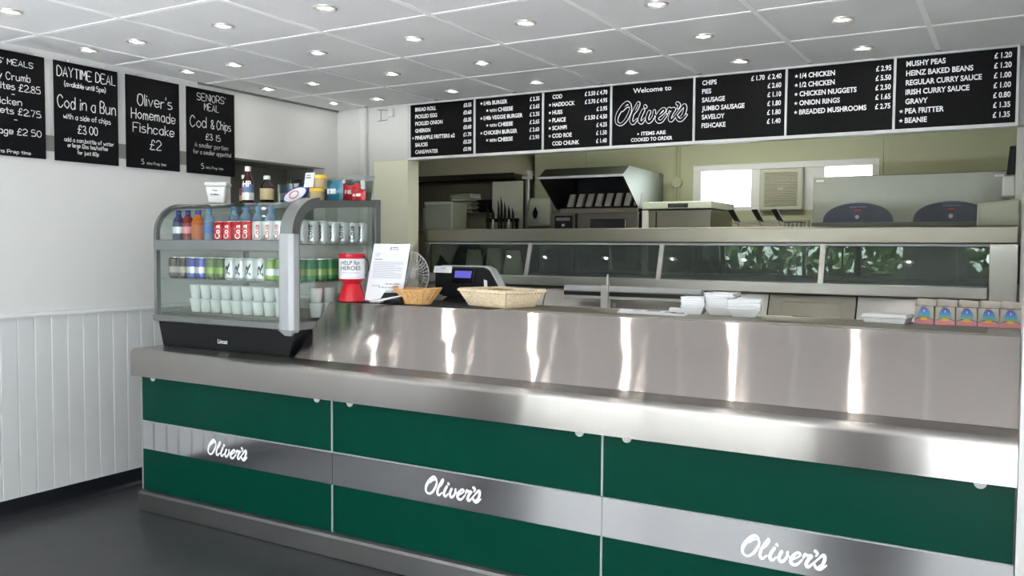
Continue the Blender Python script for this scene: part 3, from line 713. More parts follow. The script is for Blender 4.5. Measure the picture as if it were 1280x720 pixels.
def sauce(name, label, loc, h, r, bodym, capm, labm, lab2=None, word=None):
    t = thing(name, label, 'sauce bottle', loc)
    MB().lathe([(.92*r, 0), (r, .004), (r, .55*h), (.85*r, .62*h), (.45*r, .78*h), (.42*r, .86*h)], seg=20).build('bottle_body', bodym, t, smooth=True)
    MB().lathe([(.5*r, .86*h), (.5*r, .985*h), (.42*r, h)], seg=16).build('bottle_cap', capm, t, smooth=True)
    MB().lathe([(r*1.015, .10*h), (r*1.015, .52*h)], seg=20, caps=False).build('bottle_label', labm, t, smooth=True)
    if lab2: MB().lathe([(r*1.02, .08*h), (r*1.02, .28*h)], seg=20, caps=False).build('label_picture', lab2, t, smooth=True)
    if word:
        q = MB(); text(q, lambda u, v: (r*1.05*math.sin(u/r+.62), -r*1.05*math.cos(u/r+.62), v), word, .0, .44*h, .032, 'c', .045, .03)
        q.build('label_lettering', M['letter'], t, recalc=False)
    return t
M['brown_sauce'] = mat('brown_sauce', (.05, .012, .006), .15); M['label_red'] = mat('dark_red_label', (.22, .02, .015), .5); M['label_navy'] = mat('blue_grey_label', (.12, .17, .30), .5)
M['label_gold'] = mat('gold_label', (.42, .34, .18), .5); M['vinegar'] = mat('dark_vinegar', (.012, .006, .004), .12)
sauce('sauce_bottle', 'slim brown sauce bottle with dark red label behind the blue-labelled one', (-3.665, 3.34, top_z(3.34)), 0.155, .024, M['brown_sauce'], M['white'], M['label_red'], M['label_gold'])
sauce('sauce_bottle', 'tall brown sauce bottle with blue HP label and white cap', (-3.590, 3.30, pz), .198, .031, M['brown_sauce'], M['white'], M['label_navy'], M['can_white'], 'HP')
sauce('vinegar_bottle', 'black vinegar bottle with gold label and white cap on the case', (-3.447, 3.30, pz), .142, .036, M['vinegar'], M['white'], M['label_gold'])
# clear pockets
def holder(label, loc, wd=.105, h=.125, d=.04):
    t = thing('acrylic_leaflet_holder', label, 'leaflet holder', loc, 0, 'clear acrylic holders along the back of the case top')
    MB().hexa([(-wd/2, d, 0), (wd/2, d, 0), (wd/2, d+.003, 0), (-wd/2, d+.003, 0)], [(-wd/2, d+.03, h), (wd/2, d+.03, h), (wd/2, d+.033, h), (-wd/2, d+.033, h)]).build('back_sheet', M['acrylic'], t)
    MB().hexa([(-wd/2, 0, 0), (wd/2, 0, 0), (wd/2, .003, 0), (-wd/2, .003, 0)], [(-wd/2, -.006, h*.78), (wd/2, -.006, h*.78), (wd/2, -.003, h*.78), (-wd/2, -.003, h*.78)]).build('front_sheet', M['acrylic'], t)
    for sx in (-wd/2, wd/2-.003):
        MB().hexa([(sx, 0, 0), (sx+.003, 0, 0), (sx+.003, d, 0), (sx, d, 0)], [(sx, -.005, h*.76), (sx+.003, -.005, h*.76), (sx+.003, d+.02, h*.8), (sx, d+.02, h*.8)]).build('side_sheet', M['acrylic'], t)
    MB().box(-wd/2, wd/2, 0, d, 0, .003).build('bottom_sheet', M['acrylic'], t)
HL = ['clear acrylic holder just right of the black vinegar bottle', 'clear acrylic holder behind the oval packet', 'clear acrylic holder behind the yellow-lidded jars', 'clear acrylic holder with the larger red packet in it', 'rightmost clear acrylic holder on the case, over the small red packet']
for k, x in enumerate((-3.45, -3.33, -3.16, -3.02, -2.925)): holder(HL[k], (x, 3.44, top_z(3.44)), .11 if k < 4 else .075, .13+(.012 if k == 3 else 0))
t = thing('oval_packet', 'white oval packet with dark blue edge leaning on top of the case', 'packet', (-3.235, 3.30, pz+.002))
ov = MB(); N_ = 28
ring = lambda a, b, y: [(a*math.cos(2*PI*k/N_), y, .037+b*math.sin(2*PI*k/N_)) for k in range(N_)]
def disc(mb, a, b, y0, y1):
    A = [mb.bm.verts.new(p) for p in ring(a, b, y0)]; B = [mb.bm.verts.new(p) for p in ring(a, b, y1)]
    mb.face(A); mb.face(B[::-1])
    for k in range(N_): mb.face([A[k], A[(k+1) % N_], B[(k+1) % N_], B[k]])
disc(ov, .085, .037, 0, .012); o = ov.build('packet_body', M['cap_blue'], t)
w_ = MB(); disc(w_, .074, .030, -.002, 0); w_.build('white_face', M['paper'], t)
r_ = MB(); r_.tube([(.03*math.cos(2*PI*k/20)-.005, -.003, .039+.018*math.sin(2*PI*k/20)) for k in range(20)], .0025, 5, True); r_.build('red_ring', M['red'], t)
t.rotation_euler = (-.12, -.32, .1)
t = thing('price_card', 'small white price card standing in front of the upper yellow-lidded jar', 'card', (-3.115, 3.262, pz+.069))
MB().hexa([(-.032, 0, 0), (.032, 0, 0), (.032, .002, 0), (-.032, .002, 0)], [(-.028, .012, .075), (.034, .012, .075), (.034, .014, .075), (-.028, .014, .075)]).build('card_sheet', M['paper'], t)
MB().box(-.015, .018, -.001, .0, .045, .052).box(-.012, .014, .0, .001, .058, .063).build('card_print', M['ink'], t)
for k, (dx, dz, lb) in enumerate(((0, 0, 'squat jar with yellow lid on the case, lower of the two stacked'), (.018, .066, 'squat jar with yellow lid stacked on top of the other jar'))):
    t = thing('spread_jar', lb, 'jar', (-3.10+dx, 3.31, pz+dz), 0, 'yellow-lidded jars on the case')
    MB().lathe([(.033, 0), (.037, .005), (.037, .045), (.033, .052)], seg=22).build('jar_glass', mat('pale_nut_spread_%d' % k, (.42, .33, .17), .25), t, smooth=True)
    MB().lathe([(.038, .050), (.038, .064), (.036, .066)], seg=22).build('jar_lid', M['yellow'], t, smooth=True)
def pillow(name, label, loc, sx, sy, sz, m1, m2, tilt=0):
    t = thing(name, label, 'packet', loc); t.rotation_euler = (tilt, 0, .1)
    b = MB(); nx, nz = 8, 6; grid = {}
    for sgn in (-1, 1):
        for i in range(nx+1):
            for j in range(nz+1):
                u, v = i/nx, j/nz; bul = (math.sin(PI*u)*math.sin(PI*v))**.8
                edge = i in (0, nx) or j in (0, nz)
                key = (0 if edge else sgn, i, j)
                if key not in grid: grid[key] = b.bm.verts.new(((u-.5)*sx+random.uniform(-.002, .002), sgn*sy/2*bul+random.uniform(-.007, .007)*(not edge), v*sz+random.uniform(-.006, .006)*(0 < j)+(.004*math.sin(5*u+sx*90) if j == nz else 0)))
        for i in range(nx):
            for j in range(nz):
                q = [grid[(0 if (a in (0, nx) or c in (0, nz)) else sgn, a, c)] for a, c in ((i, j), (i+1, j), (i+1, j+1), (i, j+1))]
                b.face(q)
    b.build('packet_bag', m1, t, smooth=True)
    MB().box(-.3*sx, .25*sx, -sy/2-.001, -sy/2+.004, .35*sz, .6*sz).build('packet_label', m2, t, bevel=.001)
M['foil_red'] = mat('red_foil_packet', (.50, .02, .03), .3); M['foil_teal'] = mat('teal_foil_packet', (.03, .17, .26), .3)
pillow('sweet_packet', 'teal blue sweets packet beside the yellow-lidded jars', (-3.025, 3.36, pz+.001), .095, .05, .105, M['foil_teal'], M['paper'])
pillow('sweet_packet', 'larger red sweets packet in an acrylic holder on the case', (-2.975, 3.425, top_z(3.42)+.004), .105, .022, .085, M['foil_red'], M['paper'], -.1)
pillow('sweet_packet', 'small red sweets packet at the right end of the case top', (-2.900, 3.40, top_z(3.40)+.001), .085, .03, .055, M['foil_red'], M['paper'])

# ================================================================== THINGS ON THE COUNTER CAP
CZ = 1.0785; MZ = 1.0812
t = thing('collection_box', 'red waisted charity collection box with HELP for HEROES label', 'collection box', (-2.812, 3.245, MZ))
MB().lathe([(.060, 0), (.066, .004), (.065, .020), (.046, .075), (.040, .088), (.046, .098), (.060, .106), (.064, .112)], seg=32).build('box_base', M['red'], t, smooth=True)
MB().lathe([(.063, .110), (.063, .212), (.0655, .216), (.0655, .232), (.062, .236)], seg=32).build('drum', M['red'], t, smooth=True)
lbm = MB(); lbm.lathe([(.0637, .113), (.0637, .211)], seg=32, caps=False); lbp = lbm.build('paper_label', M['paper'], t, smooth=True)
q = MB(); wr = lambda u, v: (.0642*math.sin(u/.0642+.60), -.0642*math.cos(u/.0642+.60), v)
text(q, wr, 'HELP for', 0, .182, .021, 'c', .100, .01); text(q, wr, 'HEROES', 0, .156, .021, 'c', .104, .01); q.use(M['ink_dark'])
text(q, wr, 'Support for our Wounded', 0, .141, .006, 'c', .085, 0); text(q, wr, '..................', 0, .122, .008, 'c', .09, 0)
q.build('label_lettering', M['ink_dark'], lbp, recalc=False)
MB().tube([(.064, .01, .225), (.085, .02, .20), (.088, .02, .16), (.070, .02, .125)], .0022, 6).build('cord', M['black'], t)
# letter in a stand
t = thing('letter_stand', 'white typed letter in a clear leaning stand beside the collection box', 'letter stand', (-2.63, 3.235, MZ), -.06)
def lean(u, v, off=0): return (u, .02+v*.24-off, .004+v*.955)
W2, H2 = .122, .298
MB().hexa([lean(-W2, 0), lean(W2, 0), lean(W2, 0, -.004), lean(-W2, 0, -.004)], [lean(-W2, H2), lean(W2, H2), lean(W2, H2, -.004), lean(-W2, H2, -.004)]).build('stand_sheet', M['acrylic'], t)
MB().box(-W2, W2, .0, .075, 0, .004).build('stand_foot', M['acrylic'], t)
ls = MB(); ls.hexa([lean(-W2+.004, .004, .0012), lean(W2-.004, .004, .0012), lean(W2-.004, .004, .0004), lean(-W2+.004, .004, .0004)], [lean(-W2+.004, H2-.004, .0012), lean(W2-.004, H2-.004, .0012), lean(W2-.004, H2-.004, .0004), lean(-W2+.004, H2-.004, .0004)])
ls_o = ls.build('letter_sheet', M['paper'], t)
q = MB(); fl = lambda u, v: lean(u, v, .0018)
def bar(x0, x1, v, h=.0022): q.poly([fl(x0, v), fl(x1, v), fl(x1, v+h), fl(x0, v+h)])
q.use(M['ink'])
for v, a, b in [(.244, -.095, -.06), (.237, -.095, -.065), (.230, -.095, -.07)] + [(.200-.0062*k, -.095, .095-(.05 if k in (3, 8) else 0)) for k in range(14)]: bar(a, b, v, .0016)
q.use(M['ink_dark']); bar(-.003, .002, .262, .016); bar(.008, .045, .273, .003); bar(.008, .05, .264, .002); bar(-.095, -.045, .213, .0028)
hand(q, fl, 'with many thanks', .045, .088, .008, .09, .0012); hand(q, fl, 'for all you have done', .02, .070, .008, .12, .0012); hand(q, fl, 'best wishes', .05, .052, .008, .08, .0012); hand(q, fl, 'yours', -.06, .078, .008, .05, .0012)
q.build('letter_print', M['ink'], ls_o, recalc=False)
# small black holder with a chrome pen
t = thing('pen_tray', 'small black tray with a chrome pen beside the letter stand', 'pen tray', (-2.525, 3.215, MZ), .15)
MB().prism([(-.045, 0), (.045, 0), (.05, .035), (.0, .055), (-.05, .018)], -.055, .055).build('tray_body', M['black_gloss'], t, bevel=.004)
MB().tube([(-.10, -.055, .012), (-.045, -.045, .016), (.07, -.02, .045)], [.004, .010, .004], 8).build('chrome_pen', M['alu_can'], t, smooth=True)
# fan
t = thing('desk_fan', 'white wire-guarded desk fan seen edge-on behind the letter stand', 'fan', (-2.665, 3.49, MZ), -.42)
MB().lathe([(.07, 0), (.068, .012), (.02, .018), (.012, .024), (.012, .06)], c=(-.02, 0, 0), seg=24).build('fan_base', M['white'], t, smooth=True)
MB().lathe([(.030, -.10), (.040, -.08), (.040, -.03), (.022, -.015)], c=(0, 0, .128), seg=20, axis='x').build('motor', M['white'], t, smooth=True)
def guard(xo, depth, r=.122):
    g = MB()
    for k in range(34):
        a = 2*PI*k/34
        g.tube([(xo+depth*math.cos(PI/2*s)**.7 if s < 1 else xo, r*s*math.cos(a), .128+r*s*math.sin(a)) for s in (.14, .4, .65, .85, 1)], .0016, 4)
    for s in (1.0, .62):
        g.tube([(xo+(depth*math.cos(PI/2*s)**.7 if s < 1 else 0), r*s*math.cos(2*PI*k/36), .128+r*s*math.sin(2*PI*k/36)) for k in range(36)], .0032 if s == 1 else .0014, 6, True)
    return g
guard(.018, .045).build('front_guard', M['white'], t); guard(.016, -.038).build('rear_guard', M['white'], t)
MB().lathe([(.020, .062), (.020, .066), (.012, .068)], c=(0, 0, .128), axis='x', seg=16).build('hub_badge', M['white'], t)
for k in range(3):
    a = 2*PI*k/3; b = MB(); pts = []
    A = [(.012+.012*s, r_*math.cos(a+s*.45), .128+r_*math.sin(a+s*.45)) for s, r_ in ((-1, .02), (-1, .09), (0, .108), (1, .098), (1, .02))]
    b.poly(A); b.poly([(p[0]+.002, p[1], p[2]) for p in A][::-1]); b.build('blade', M['acrylic'], t)
# oval bread basket
def basket_oval():
    t = thing('oval_basket', 'small oval tan bamboo basket on the counter', 'basket', (-2.425, 3.26, MZ), .05)
    seg = 44
    def ringp(a, b, z, wv=0): return [(a*math.cos(2*PI*k/seg), b*math.sin(2*PI*k/seg), z+wv*math.cos(4*PI*k/seg)) for k in range(seg)]
    rows_ = [(.068, .045, .002, 0), (.074, .050, .012, 0), (.092, .062, .035, .002), (.112, .074, .058, .004), (.122, .082, .072, .005), (.126, .085, .076, .005), (.119, .079, .073, .005), (.108, .070, .056, .004), (.088, .058, .035, .002), (.068, .045, .008, 0)]
    b = MB(); R_ = [[b.bm.verts.new(p) for p in ringp(*q)] for q in rows_]
    for A, B in zip(R_, R_[1:]):
        for k in range(seg): b.face([A[k], A[(k+1) % seg], B[(k+1) % seg], B[k]])
    b.face(R_[0][::-1]); b.face(R_[-1]); b.build('basket_bowl', M['bamboo'], t, smooth=True)
    rb = MB()
    for k in range(0, seg, 2):
        a = 2*PI*k/seg; c, s = math.cos(a), math.sin(a)
        rb.tube([(.070*c, .047*s, .004), (.094*c, .064*s, .036), (.123*c, .083*s, .071)], .0028, 5)
    rb.build('cane_ribs', M['bamboo'], t)
    MB().tube(ringp(.124, .084, .075, .005), .0048, 6, True).build('rim', M['bamboo'], t, smooth=True)
basket_oval()
# rectangular wicker tray
t = thing('wicker_tray', 'rectangular pale wicker tray basket beside the till', 'basket', (-2.035, 3.385, MZ), -.34)
bx, by, tx, ty, hh = .130, .086, .168, .120, .074
MB().box(-bx, bx, -by, by, 0, .006).build('tray_base', M['wicker'], t)
sh = MB()
def lerp_rect(f): return bx+(tx-bx)*f, by+(ty-by)*f
rnds = 9
for kk in range(rnds):
    f = (kk+.5)/rnds*.80; ax, ay = lerp_rect(f); z = .004+hh*f; pts = []
    n = 22
    for e in range(4):
        for k in range(n):
            u = -1+2*k/n; dlt = .0045*(1 if (k+kk) % 2 else -1)
            pts.append([(u*ax, -ay+dlt, z), (ax+dlt, u*ay, z), (-u*ax, ay+dlt, z), (-ax+dlt, -u*ay, z)][e])
    sh.tube(pts, .0036, 5, True)
sh.build('woven_sides', M['wicker'], t)
ln = MB(); i0, i1 = .007, .007
for e in range(4):
    B = [(-bx+i0, -by+i0), (bx-i0, -by+i0), (bx-i0, by-i0), (-bx+i0, by-i0)]; T_ = [(-tx+i1, -ty+i1), (tx-i1, -ty+i1), (tx-i1, ty-i1), (-tx+i1, ty-i1)]
    a, b = e, (e+1) % 4; sh_ = lambda p: (p[0]*.985, p[1]*.985)
    ln.hexa([(*B[a], .004), (*B[b], .004), (*sh_(B[b]), .004), (*sh_(B[a]), .004)], [(*T_[a], hh-.004), (*T_[b], hh-.004), (*sh_(T_[b]), hh-.004), (*sh_(T_[a]), hh-.004)])
ln.build('weave_gap_shade', M['wicker_gap'], t)  # dark inner core, stands in for the shade between the weavers
st = MB(); n = 11
for e in range(4):
    for k in range(n):
        u = -1+2*k/n; a0, b0 = lerp_rect(0); a1, b1 = lerp_rect(1)
        P0 = [(u*a0, -b0, .003), (a0, u*b0, .003), (-u*a0, b0, .003), (-a0, -u*b0, .003)][e]; P1 = [(u*a1, -b1, hh), (a1, u*b1, hh), (-u*a1, b1, hh), (-a1, -u*b1, hh)][e]
        st.tube([P0, P1], .0034, 5)
st.build('stakes', M['wicker'], t)
rm = MB()
for ph in (0, PI):
    pts = []; n = 40; a1, b1 = lerp_rect(1)
    for e in range(4):
        for k in range(n):
            u = -1+2*k/n; w_ = ph+k*PI/2; d_ = .005*math.cos(w_); z_ = hh+.005*math.sin(w_)
            pts.append([(u*a1, -b1+d_, z_), (a1+d_, u*b1, z_), (-u*a1, b1+d_, z_), (-a1+d_, -u*b1, z_)][e])
    rm.tube(pts, .0052, 5, True)
rm.build('braided_rim', M['wicker'], t, smooth=True)
# till
t = thing('electronic_till', 'black electronic till seen from behind with blue customer display', 'till', (-2.365, 3.575, MZ), -.10)
out = [(-.165, .035), (-.19, .075), (-.205, .155), (-.175, .172), (.10, .172), (.135, .160), (.225, .060), (.225, .022), (-.12, .022)]
tl = lambda u, v, d: (u, d+.25*v, v)
def slab(mb, pts, d0, d1):
    A = [mb.bm.verts.new(tl(*p, d0)) for p in pts]; B = [mb.bm.verts.new(tl(*p, d1)) for p in pts]; n = len(pts)
    mb.face(A[::-1]); mb.face(B)
    for i in range(n): mb.face([A[i], A[(i+1) % n], B[(i+1) % n], B[i]])
s1 = MB(); slab(s1, out, -.03, .03); s1.build('till_body', M['black'], t, bevel=.008)
s2 = MB(); slab(s2, [(-.20, .165), (-.175, .178), (.10, .178), (.142, .164), (.235, .060), (.225, .055), (.133, .155), (.098, .170), (-.172, .170)], -.012, .034); s2.build('screen_rim', M['alu_light'], t)
s3 = MB(); slab(s3, [(-.075, .095), (.065, .095), (.075, .165), (-.078, .165)], -.042, -.03); pod = s3.build('display_pod', M['black_gloss'], t, bevel=.004)
s4 = MB(); slab(s4, [(-.055, .118), (.048, .118), (.050, .152), (-.057, .152)], -.044, -.042); s4.build('display_screen', M['screen'], pod)
s5 = MB(); slab(s5, [(-.208, .140), (-.09, .140), (-.09, .174), (-.208, .174)], -.034, -.031); lb5 = s5.build('white_label', M['paper'], t)
q = MB(); text(q, lambda u, v: tl(u, v, -.0345), '186', -.145, .160, .007, 'c', .03); text(q, lambda u, v: tl(u, v, -.0345), '- - - - - - - -', -.15, .150, .004, 'c', .09); q.build('label_print', M['ink'], lb5, recalc=False)
s6 = MB(); slab(s6, [(.135, .075), (.155, .070), (.145, .108), (.125, .113)], -.0335, -.031); s6.build('sticker', M['paper'], t)
MB().hexa([(-.13, -.03, 0), (.17, -.03, 0), (.17, .14, 0), (-.13, .14, 0)], [(-.10, .0, .03), (.14, .0, .03), (.14, .10, .03), (-.10, .10, .03)]).build('till_foot', M['black'], t, bevel=.005)
# paper sheet
t = thing('paper_sheet', 'printed white sheet lying flat on the counter in front of the foam trays', 'paper', (-1.31, 3.44, 1.0802), 0)
MB().hexa([(-.13, -.10, 0), (.17, -.12, 0), (.13, .11, 0), (-.20, .10, 0)], [(-.13, -.10, .0012), (.17, -.12, .0012), (.13, .11, .0012), (-.20, .10, .0012)]).build('sheet', M['paper'], t)
MB().box(-.06, .0, .055, .085, .0012, .0018).box(.03, .08, .03, .055, .0012, .0018).box(.07, .13, .0, .03, .0012, .0018).box(-.12, -.09, .06, .07, .0012, .0018).build('sheet_print', M['ink_dark'], t)
# stacks of foam trays
tray0 = None
def foam_tray(loc, label, rz, sx=1, sz=1):
    global tray0
    if tray0 is None:
        t = thing('foam_tray', label, 'food tray', loc, rz, 'white foam trays stacked on the counter')
        b = MB(); H = .032
        o0, o1 = (.042, .034), (.062, .050); i0, i1 = (.039, .031), (.058, .046)
        rr = lambda a, z: [(-a[0], -a[1], z), (a[0], -a[1], z), (a[0], a[1], z), (-a[0], a[1], z)]
        L_ = [[b.bm.verts.new(p) for p in rr(*q)] for q in ((o0, 0), (o1, H), ((.064, .052), H), ((.064, .052), H+.003), (i1, H+.003), (i0, .004))]
        b.face(L_[0][::-1])
        for A, B in zip(L_, L_[1:]):
            for k in range(4): b.face([A[k], A[(k+1) % 4], B[(k+1) % 4], B[k]])
        b.face(L_[-1]); b.build('tray_shell', M['foam'], t, bevel=.003); tray0 = t
        t.scale = (sx, sx, sz)
    else:
        o = dup(tray0, loc, label, rz); o.scale = (sx, sx, sz)
for s, (x, y, n, rz, sc, nm) in enumerate(((-1.145, 3.47, 5, .1, .80, 'left tray stack beside the printed sheet'), (-1.035, 3.50, 7, -.05, 1.0, 'tall middle stack of foam trays'), (-.935, 3.46, 5, .25, 1.05, 'right stack of foam trays'))):
    for k in range(n):
        foam_tray((x+random.uniform(-.002, .002), y, 1.0802+.0095*k), 'white tray in the %s, %s from bottom' % (nm, ORD[k]), rz+random.uniform(-.05, .05), sc)
t = thing('foam_tray_lid', 'low white foam tray lid lying left of the tray stacks', 'food tray', (-1.245, 3.575, 1.0802), .3)  # a loose foam lid lying on its own
MB().hexa([(-.05, -.03, 0), (.07, -.03, 0), (.07, .04, 0), (-.05, .04, 0)], [(-.045, -.026, .016), (.062, -.026, .010), (.062, .036, .010), (-.045, .036, .016)]).build('tray_shell', M['foam'], t, bevel=.003)
t = thing('takeaway_tray_stack', 'wide white lidded stack of takeaway trays on the counter left of the cartons', 'food container', (-.405, 3.50, 1.0802), -.12)  # one closed body drawn for a lidded stack of takeaway trays
MB().hexa([(-.072, -.05, 0), (.072, -.05, 0), (.072, .05, 0), (-.072, .05, 0)], [(-.078, -.055, .020), (.078, -.055, .020), (.078, .055, .020), (-.078, .055, .020)]).build('container', M['foam'], t, bevel=.003)
MB().hexa([(-.084, -.06, .020), (.084, -.06, .020), (.084, .06, .020), (-.084, .06, .020)], [(-.078, -.054, .034), (.078, -.054, .034), (.078, .054, .034), (-.078, .054, .034)]).build('lid', M['foam'], t, bevel=.004)
# chip cartons
M['rainbow'], N_r, L_r, P_r = new_mat('purple_to_blue_print')
tc = N_r.new('ShaderNodeTexCoord'); sx_ = N_r.new('ShaderNodeSeparateXYZ'); rp = N_r.new('ShaderNodeValToRGB'); mr = N_r.new('ShaderNodeMapRange')
L_r.new(tc.outputs['Object'], sx_.inputs[0]); L_r.new(sx_.outputs[2], mr.inputs[0]); mr.inputs[1].default_value = .028; mr.inputs[2].default_value = .064
L_r.new(mr.outputs[0], rp.inputs[0]); L_r.new(rp.outputs[0], P_r.inputs['Base Color']); P_r.inputs['Roughness'].default_value = .6
e = rp.color_ramp.elements; e[0].position = 0; e[0].color = (.20, .42, .30, 1); e[1].position = 1; e[1].color = (.10, .04, .20, 1)
x_ = e.new(.35); x_.color = (.06, .30, .55, 1); x_ = e.new(.7); x_.color = (.10, .12, .45, 1)
c0 = None; CL = ['leftmost of the five printed chip cartons', 'second printed chip carton from the left', 'middle one of the five printed chip cartons', 'fourth printed chip carton from the left', 'rightmost printed chip carton, against the end wall']
for k, x in enumerate((-.280, -.210, -.140, -.071, -.003)):
    if c0 is None:
        t = thing('chip_carton', CL[0], 'carton', (x, 3.50, 1.0802), 0, 'chip cartons at the counter end')
        b = MB()
        b.hexa([(-.033, 0, 0), (.033, 0, 0), (.033, .04, 0), (-.033, .04, 0)], [(-.031, -.004, .066), (.031, -.004, .066), (.033, .052, .066), (-.033, .052, .066)])
        b.hexa([(-.033, .048, .066), (.033, .048, .066), (.033, .052, .066), (-.033, .052, .066)], [(-.026, .056, .093), (.033, .056, .088), (.033, .060, .088), (-.026, .060, .093)])
        b.hexa([(-.033, .01, .066), (-.031, .01, .066), (-.031, .052, .066), (-.033, .052, .066)], [(-.033, .044, .084), (-.031, .044, .084), (-.031, .056, .09), (-.033, .056, .09)])
        b.build('carton_box', M['card'], t)
        d = MB(); fn = lambda u, v: (u, -.0006-.06*v, v)
        d.use(M['pink']); d.poly([fn(-.0325, .001), fn(.0325, .001), fn(.031, .014), fn(.012, .020), fn(-.012, .020), fn(-.031, .014)])
        d.use(M['rainbow']); d.poly([fn(.021*math.cos(PI*q/14), .026+.038*math.sin(PI*q/14)) for q in range(15)])
        fn2 = lambda u, v: (u, -.0010-.06*v, v); d.use(M['yellow']); d.poly([fn2(.013*math.cos(2*PI*q/16), .020+.0055*math.sin(2*PI*q/16)) for q in range(16)])
        d.use(M['ink_dark']); ribbon(d, fn2, [(-.030, .016), (-.02, .022), (-.010, .024)], .0016); ribbon(d, fn2, [(.010, .024), (.02, .022), (.031, .016)], .0016)
        ribbon(d, fn2, [(-.012, .061), (-.004, .067), (.008, .069)], .002)
        d.use(M['paper']); d.poly([fn2(0, .056), fn2(.002, .050), fn2(0, .044), fn2(-.002, .050)])
        d.build('carton_print', M['pink'], t, recalc=False); c0 = t
    else: dup(c0, (x, 3.50-.003*k, 1.0802), CL[k])

# ================================================================== HOT RANGE IN THE SERVING OPENING
rg = thing('hot_cabinet_range', 'long steel range with inclined glass hot cabinet behind the counter', 'range', (0, 0, 0))
ra, rb_ = -3.60, .020
MB().box(ra, rb_, 4.96, 5.60, 0, 1.10).build('range_body', M['steel_dim'], rg)
for x0, x1, mt_ in ((ra, -2.61, 'steel'), (-2.605, -1.185, 'steel'), (-1.18, -.722, 'steel_dim'), (-.715, -.11, 'steel')):
    MB().hexa([(x0, 4.80, .85), (x1, 4.80, .85), (x1, 4.96, .85), (x0, 4.96, .85)], [(x0, 4.90, 1.10), (x1, 4.90, 1.10), (x1, 4.96, 1.10), (x0, 4.96, 1.10)]).build('lower_panel', M[mt_], rg, bevel=.002)
hm = MB(); hm.hexa([(-1.12, 4.812, .90), (-.78, 4.812, .90), (-.78, 4.826, .90), (-1.12, 4.826, .90)], [(-1.10, 4.872, 1.06), (-.80, 4.872, 1.06), (-.80, 4.886, 1.06), (-1.10, 4.886, 1.06)])
hm.build('pan_door', M['steel_dim'], rg, bevel=.002)
MB().tube([(-1.03, 4.81, .985), (-1.03, 4.795, .985), (-.93, 4.795, .985), (-.93, 4.81, .985)], .006, 6).build('door_handle', M['black'], rg)
MB().box(ra, -.105, 4.865, 5.0, 1.106, 1.170).build('lower_rail', M['steel'], rg, bevel=.006)
MB().box(ra, rb_, 4.915, 5.60, 1.385, 1.476).build('top_band', M['steel_dim'], rg, bevel=.008)
MB().box(ra, -.105, 4.928, 4.95, 1.372, 1.384).build('top_trim', M['alu_light'], rg)
MB().box(-.105, rb_, 4.88, 5.0, .85, 1.385).build('end_post', M['steel'], rg, bevel=.004)
MB().box(ra, ra+.01, 5.0, 5.56, 1.10, 1.385).build('cabinet_end', M['steel_dark'], rg)
for a, b in ((ra+.01, -2.75), (-2.74, -1.84), (-1.83, -.91), (-.90, rb_)):
    MB().box(a, b, 5.555, 5.561, 1.165, 1.385).build('rear_pane', M['glass_rear'], rg)
    MB().box(b-.0, b+.01, 5.55, 5.57, 1.165, 1.385).build('rear_bar', M['steel_dark'], rg)
MB().box(ra, rb_, 4.97, 5.56, 1.10, 1.165).build('hot_floor', M['steel_dark'], rg)
gb, gt = (4.875, 1.172), (4.935, 1.374)
mull = [-2.745, -1.835, -.905]
for x in mull:
    MB().hexa([(x-.014, 4.868, 1.168), (x+.014, 4.868, 1.168), (x+.014, 4.89, 1.168), (x-.014, 4.89, 1.168)], [(x-.014, 4.928, 1.376), (x+.014, 4.928, 1.376), (x+.014, 4.95, 1.376), (x-.014, 4.95, 1.376)]).build('mullion', M['steel'], rg)
MB().hexa([(ra, 4.868, 1.168), (ra+.018, 4.868, 1.168), (ra+.018, 4.89, 1.168), (ra, 4.89, 1.168)], [(ra+.02, 4.928, 1.376), (ra+.038, 4.928, 1.376), (ra+.038, 4.95, 1.376), (ra+.02, 4.95, 1.376)]).build('mullion', M['steel'], rg)
xs = [ra+.02]+mull+[-.105]
for a, b in zip(xs, xs[1:]):
    MB().hexa([(a+.012, gb[0], gb[1]), (b-.012, gb[0], gb[1]), (b-.012, gb[0]+.005, gb[1]), (a+.012, gb[0]+.005, gb[1])], [(a+.012, gt[0], gt[1]), (b-.012, gt[0], gt[1]), (b-.012, gt[0]+.005, gt[1]), (a+.012, gt[0]+.005, gt[1])]).build('hot_cabinet_pane', M['glass_smoke'], rg)
# paper bags behind the left pane
for k, (x, h) in enumerate(((-3.30, .17), (-3.13, .18), (-2.98, .165))):
    t = thing('paper_bag', 'pale paper bag behind the leftmost hot cabinet pane, %s from the left' % ORD[k], 'bag', (x, 5.12, 1.166), 0, 'paper bags in the hot cabinet')
    MB().hexa([(-.07, -.03, 0), (.06, -.03, 0), (.06, .03, 0), (-.07, .03, 0)], [(-.06, -.008, h), (.055, -.012, h), (.055, -.006, h), (-.06, -.002, h)]).build('bag_paper', M['bag'], t, bevel=.006)
# paper cutter rail on the range front
t = thing('paper_cutter_rail', 'long grey double rail for wrapping paper on the range front', 'paper rail', (-1.985, 4.765, 1.078))
MB().box(-.42, .46, -.02, .02, .008, .045).build('upper_rail', M['rail_grey'], t, bevel=.008)
MB().box(-.42, .46, -.012, .012, -.035, -.018).build('lower_bar', M['rail_grey'], t, bevel=.004)
MB().box(-.42, .462, -.014, .014, -.016, .006).build('cutter_blade', M['steel_dark'], t)
MB().box(-.165, -.115, -.03, .012, -.10, .05).build('bracket', M['white'], t, bevel=.004)
MB().tube([(-.14, .02, .05), (-.14, .02, .115)], [.011, .006], 8).build('bracket_pin', M['white'], t)
MB().box(-.15, -.10, .012, .06, -.09, -.06).build('wall_arm', M['steel'], t)

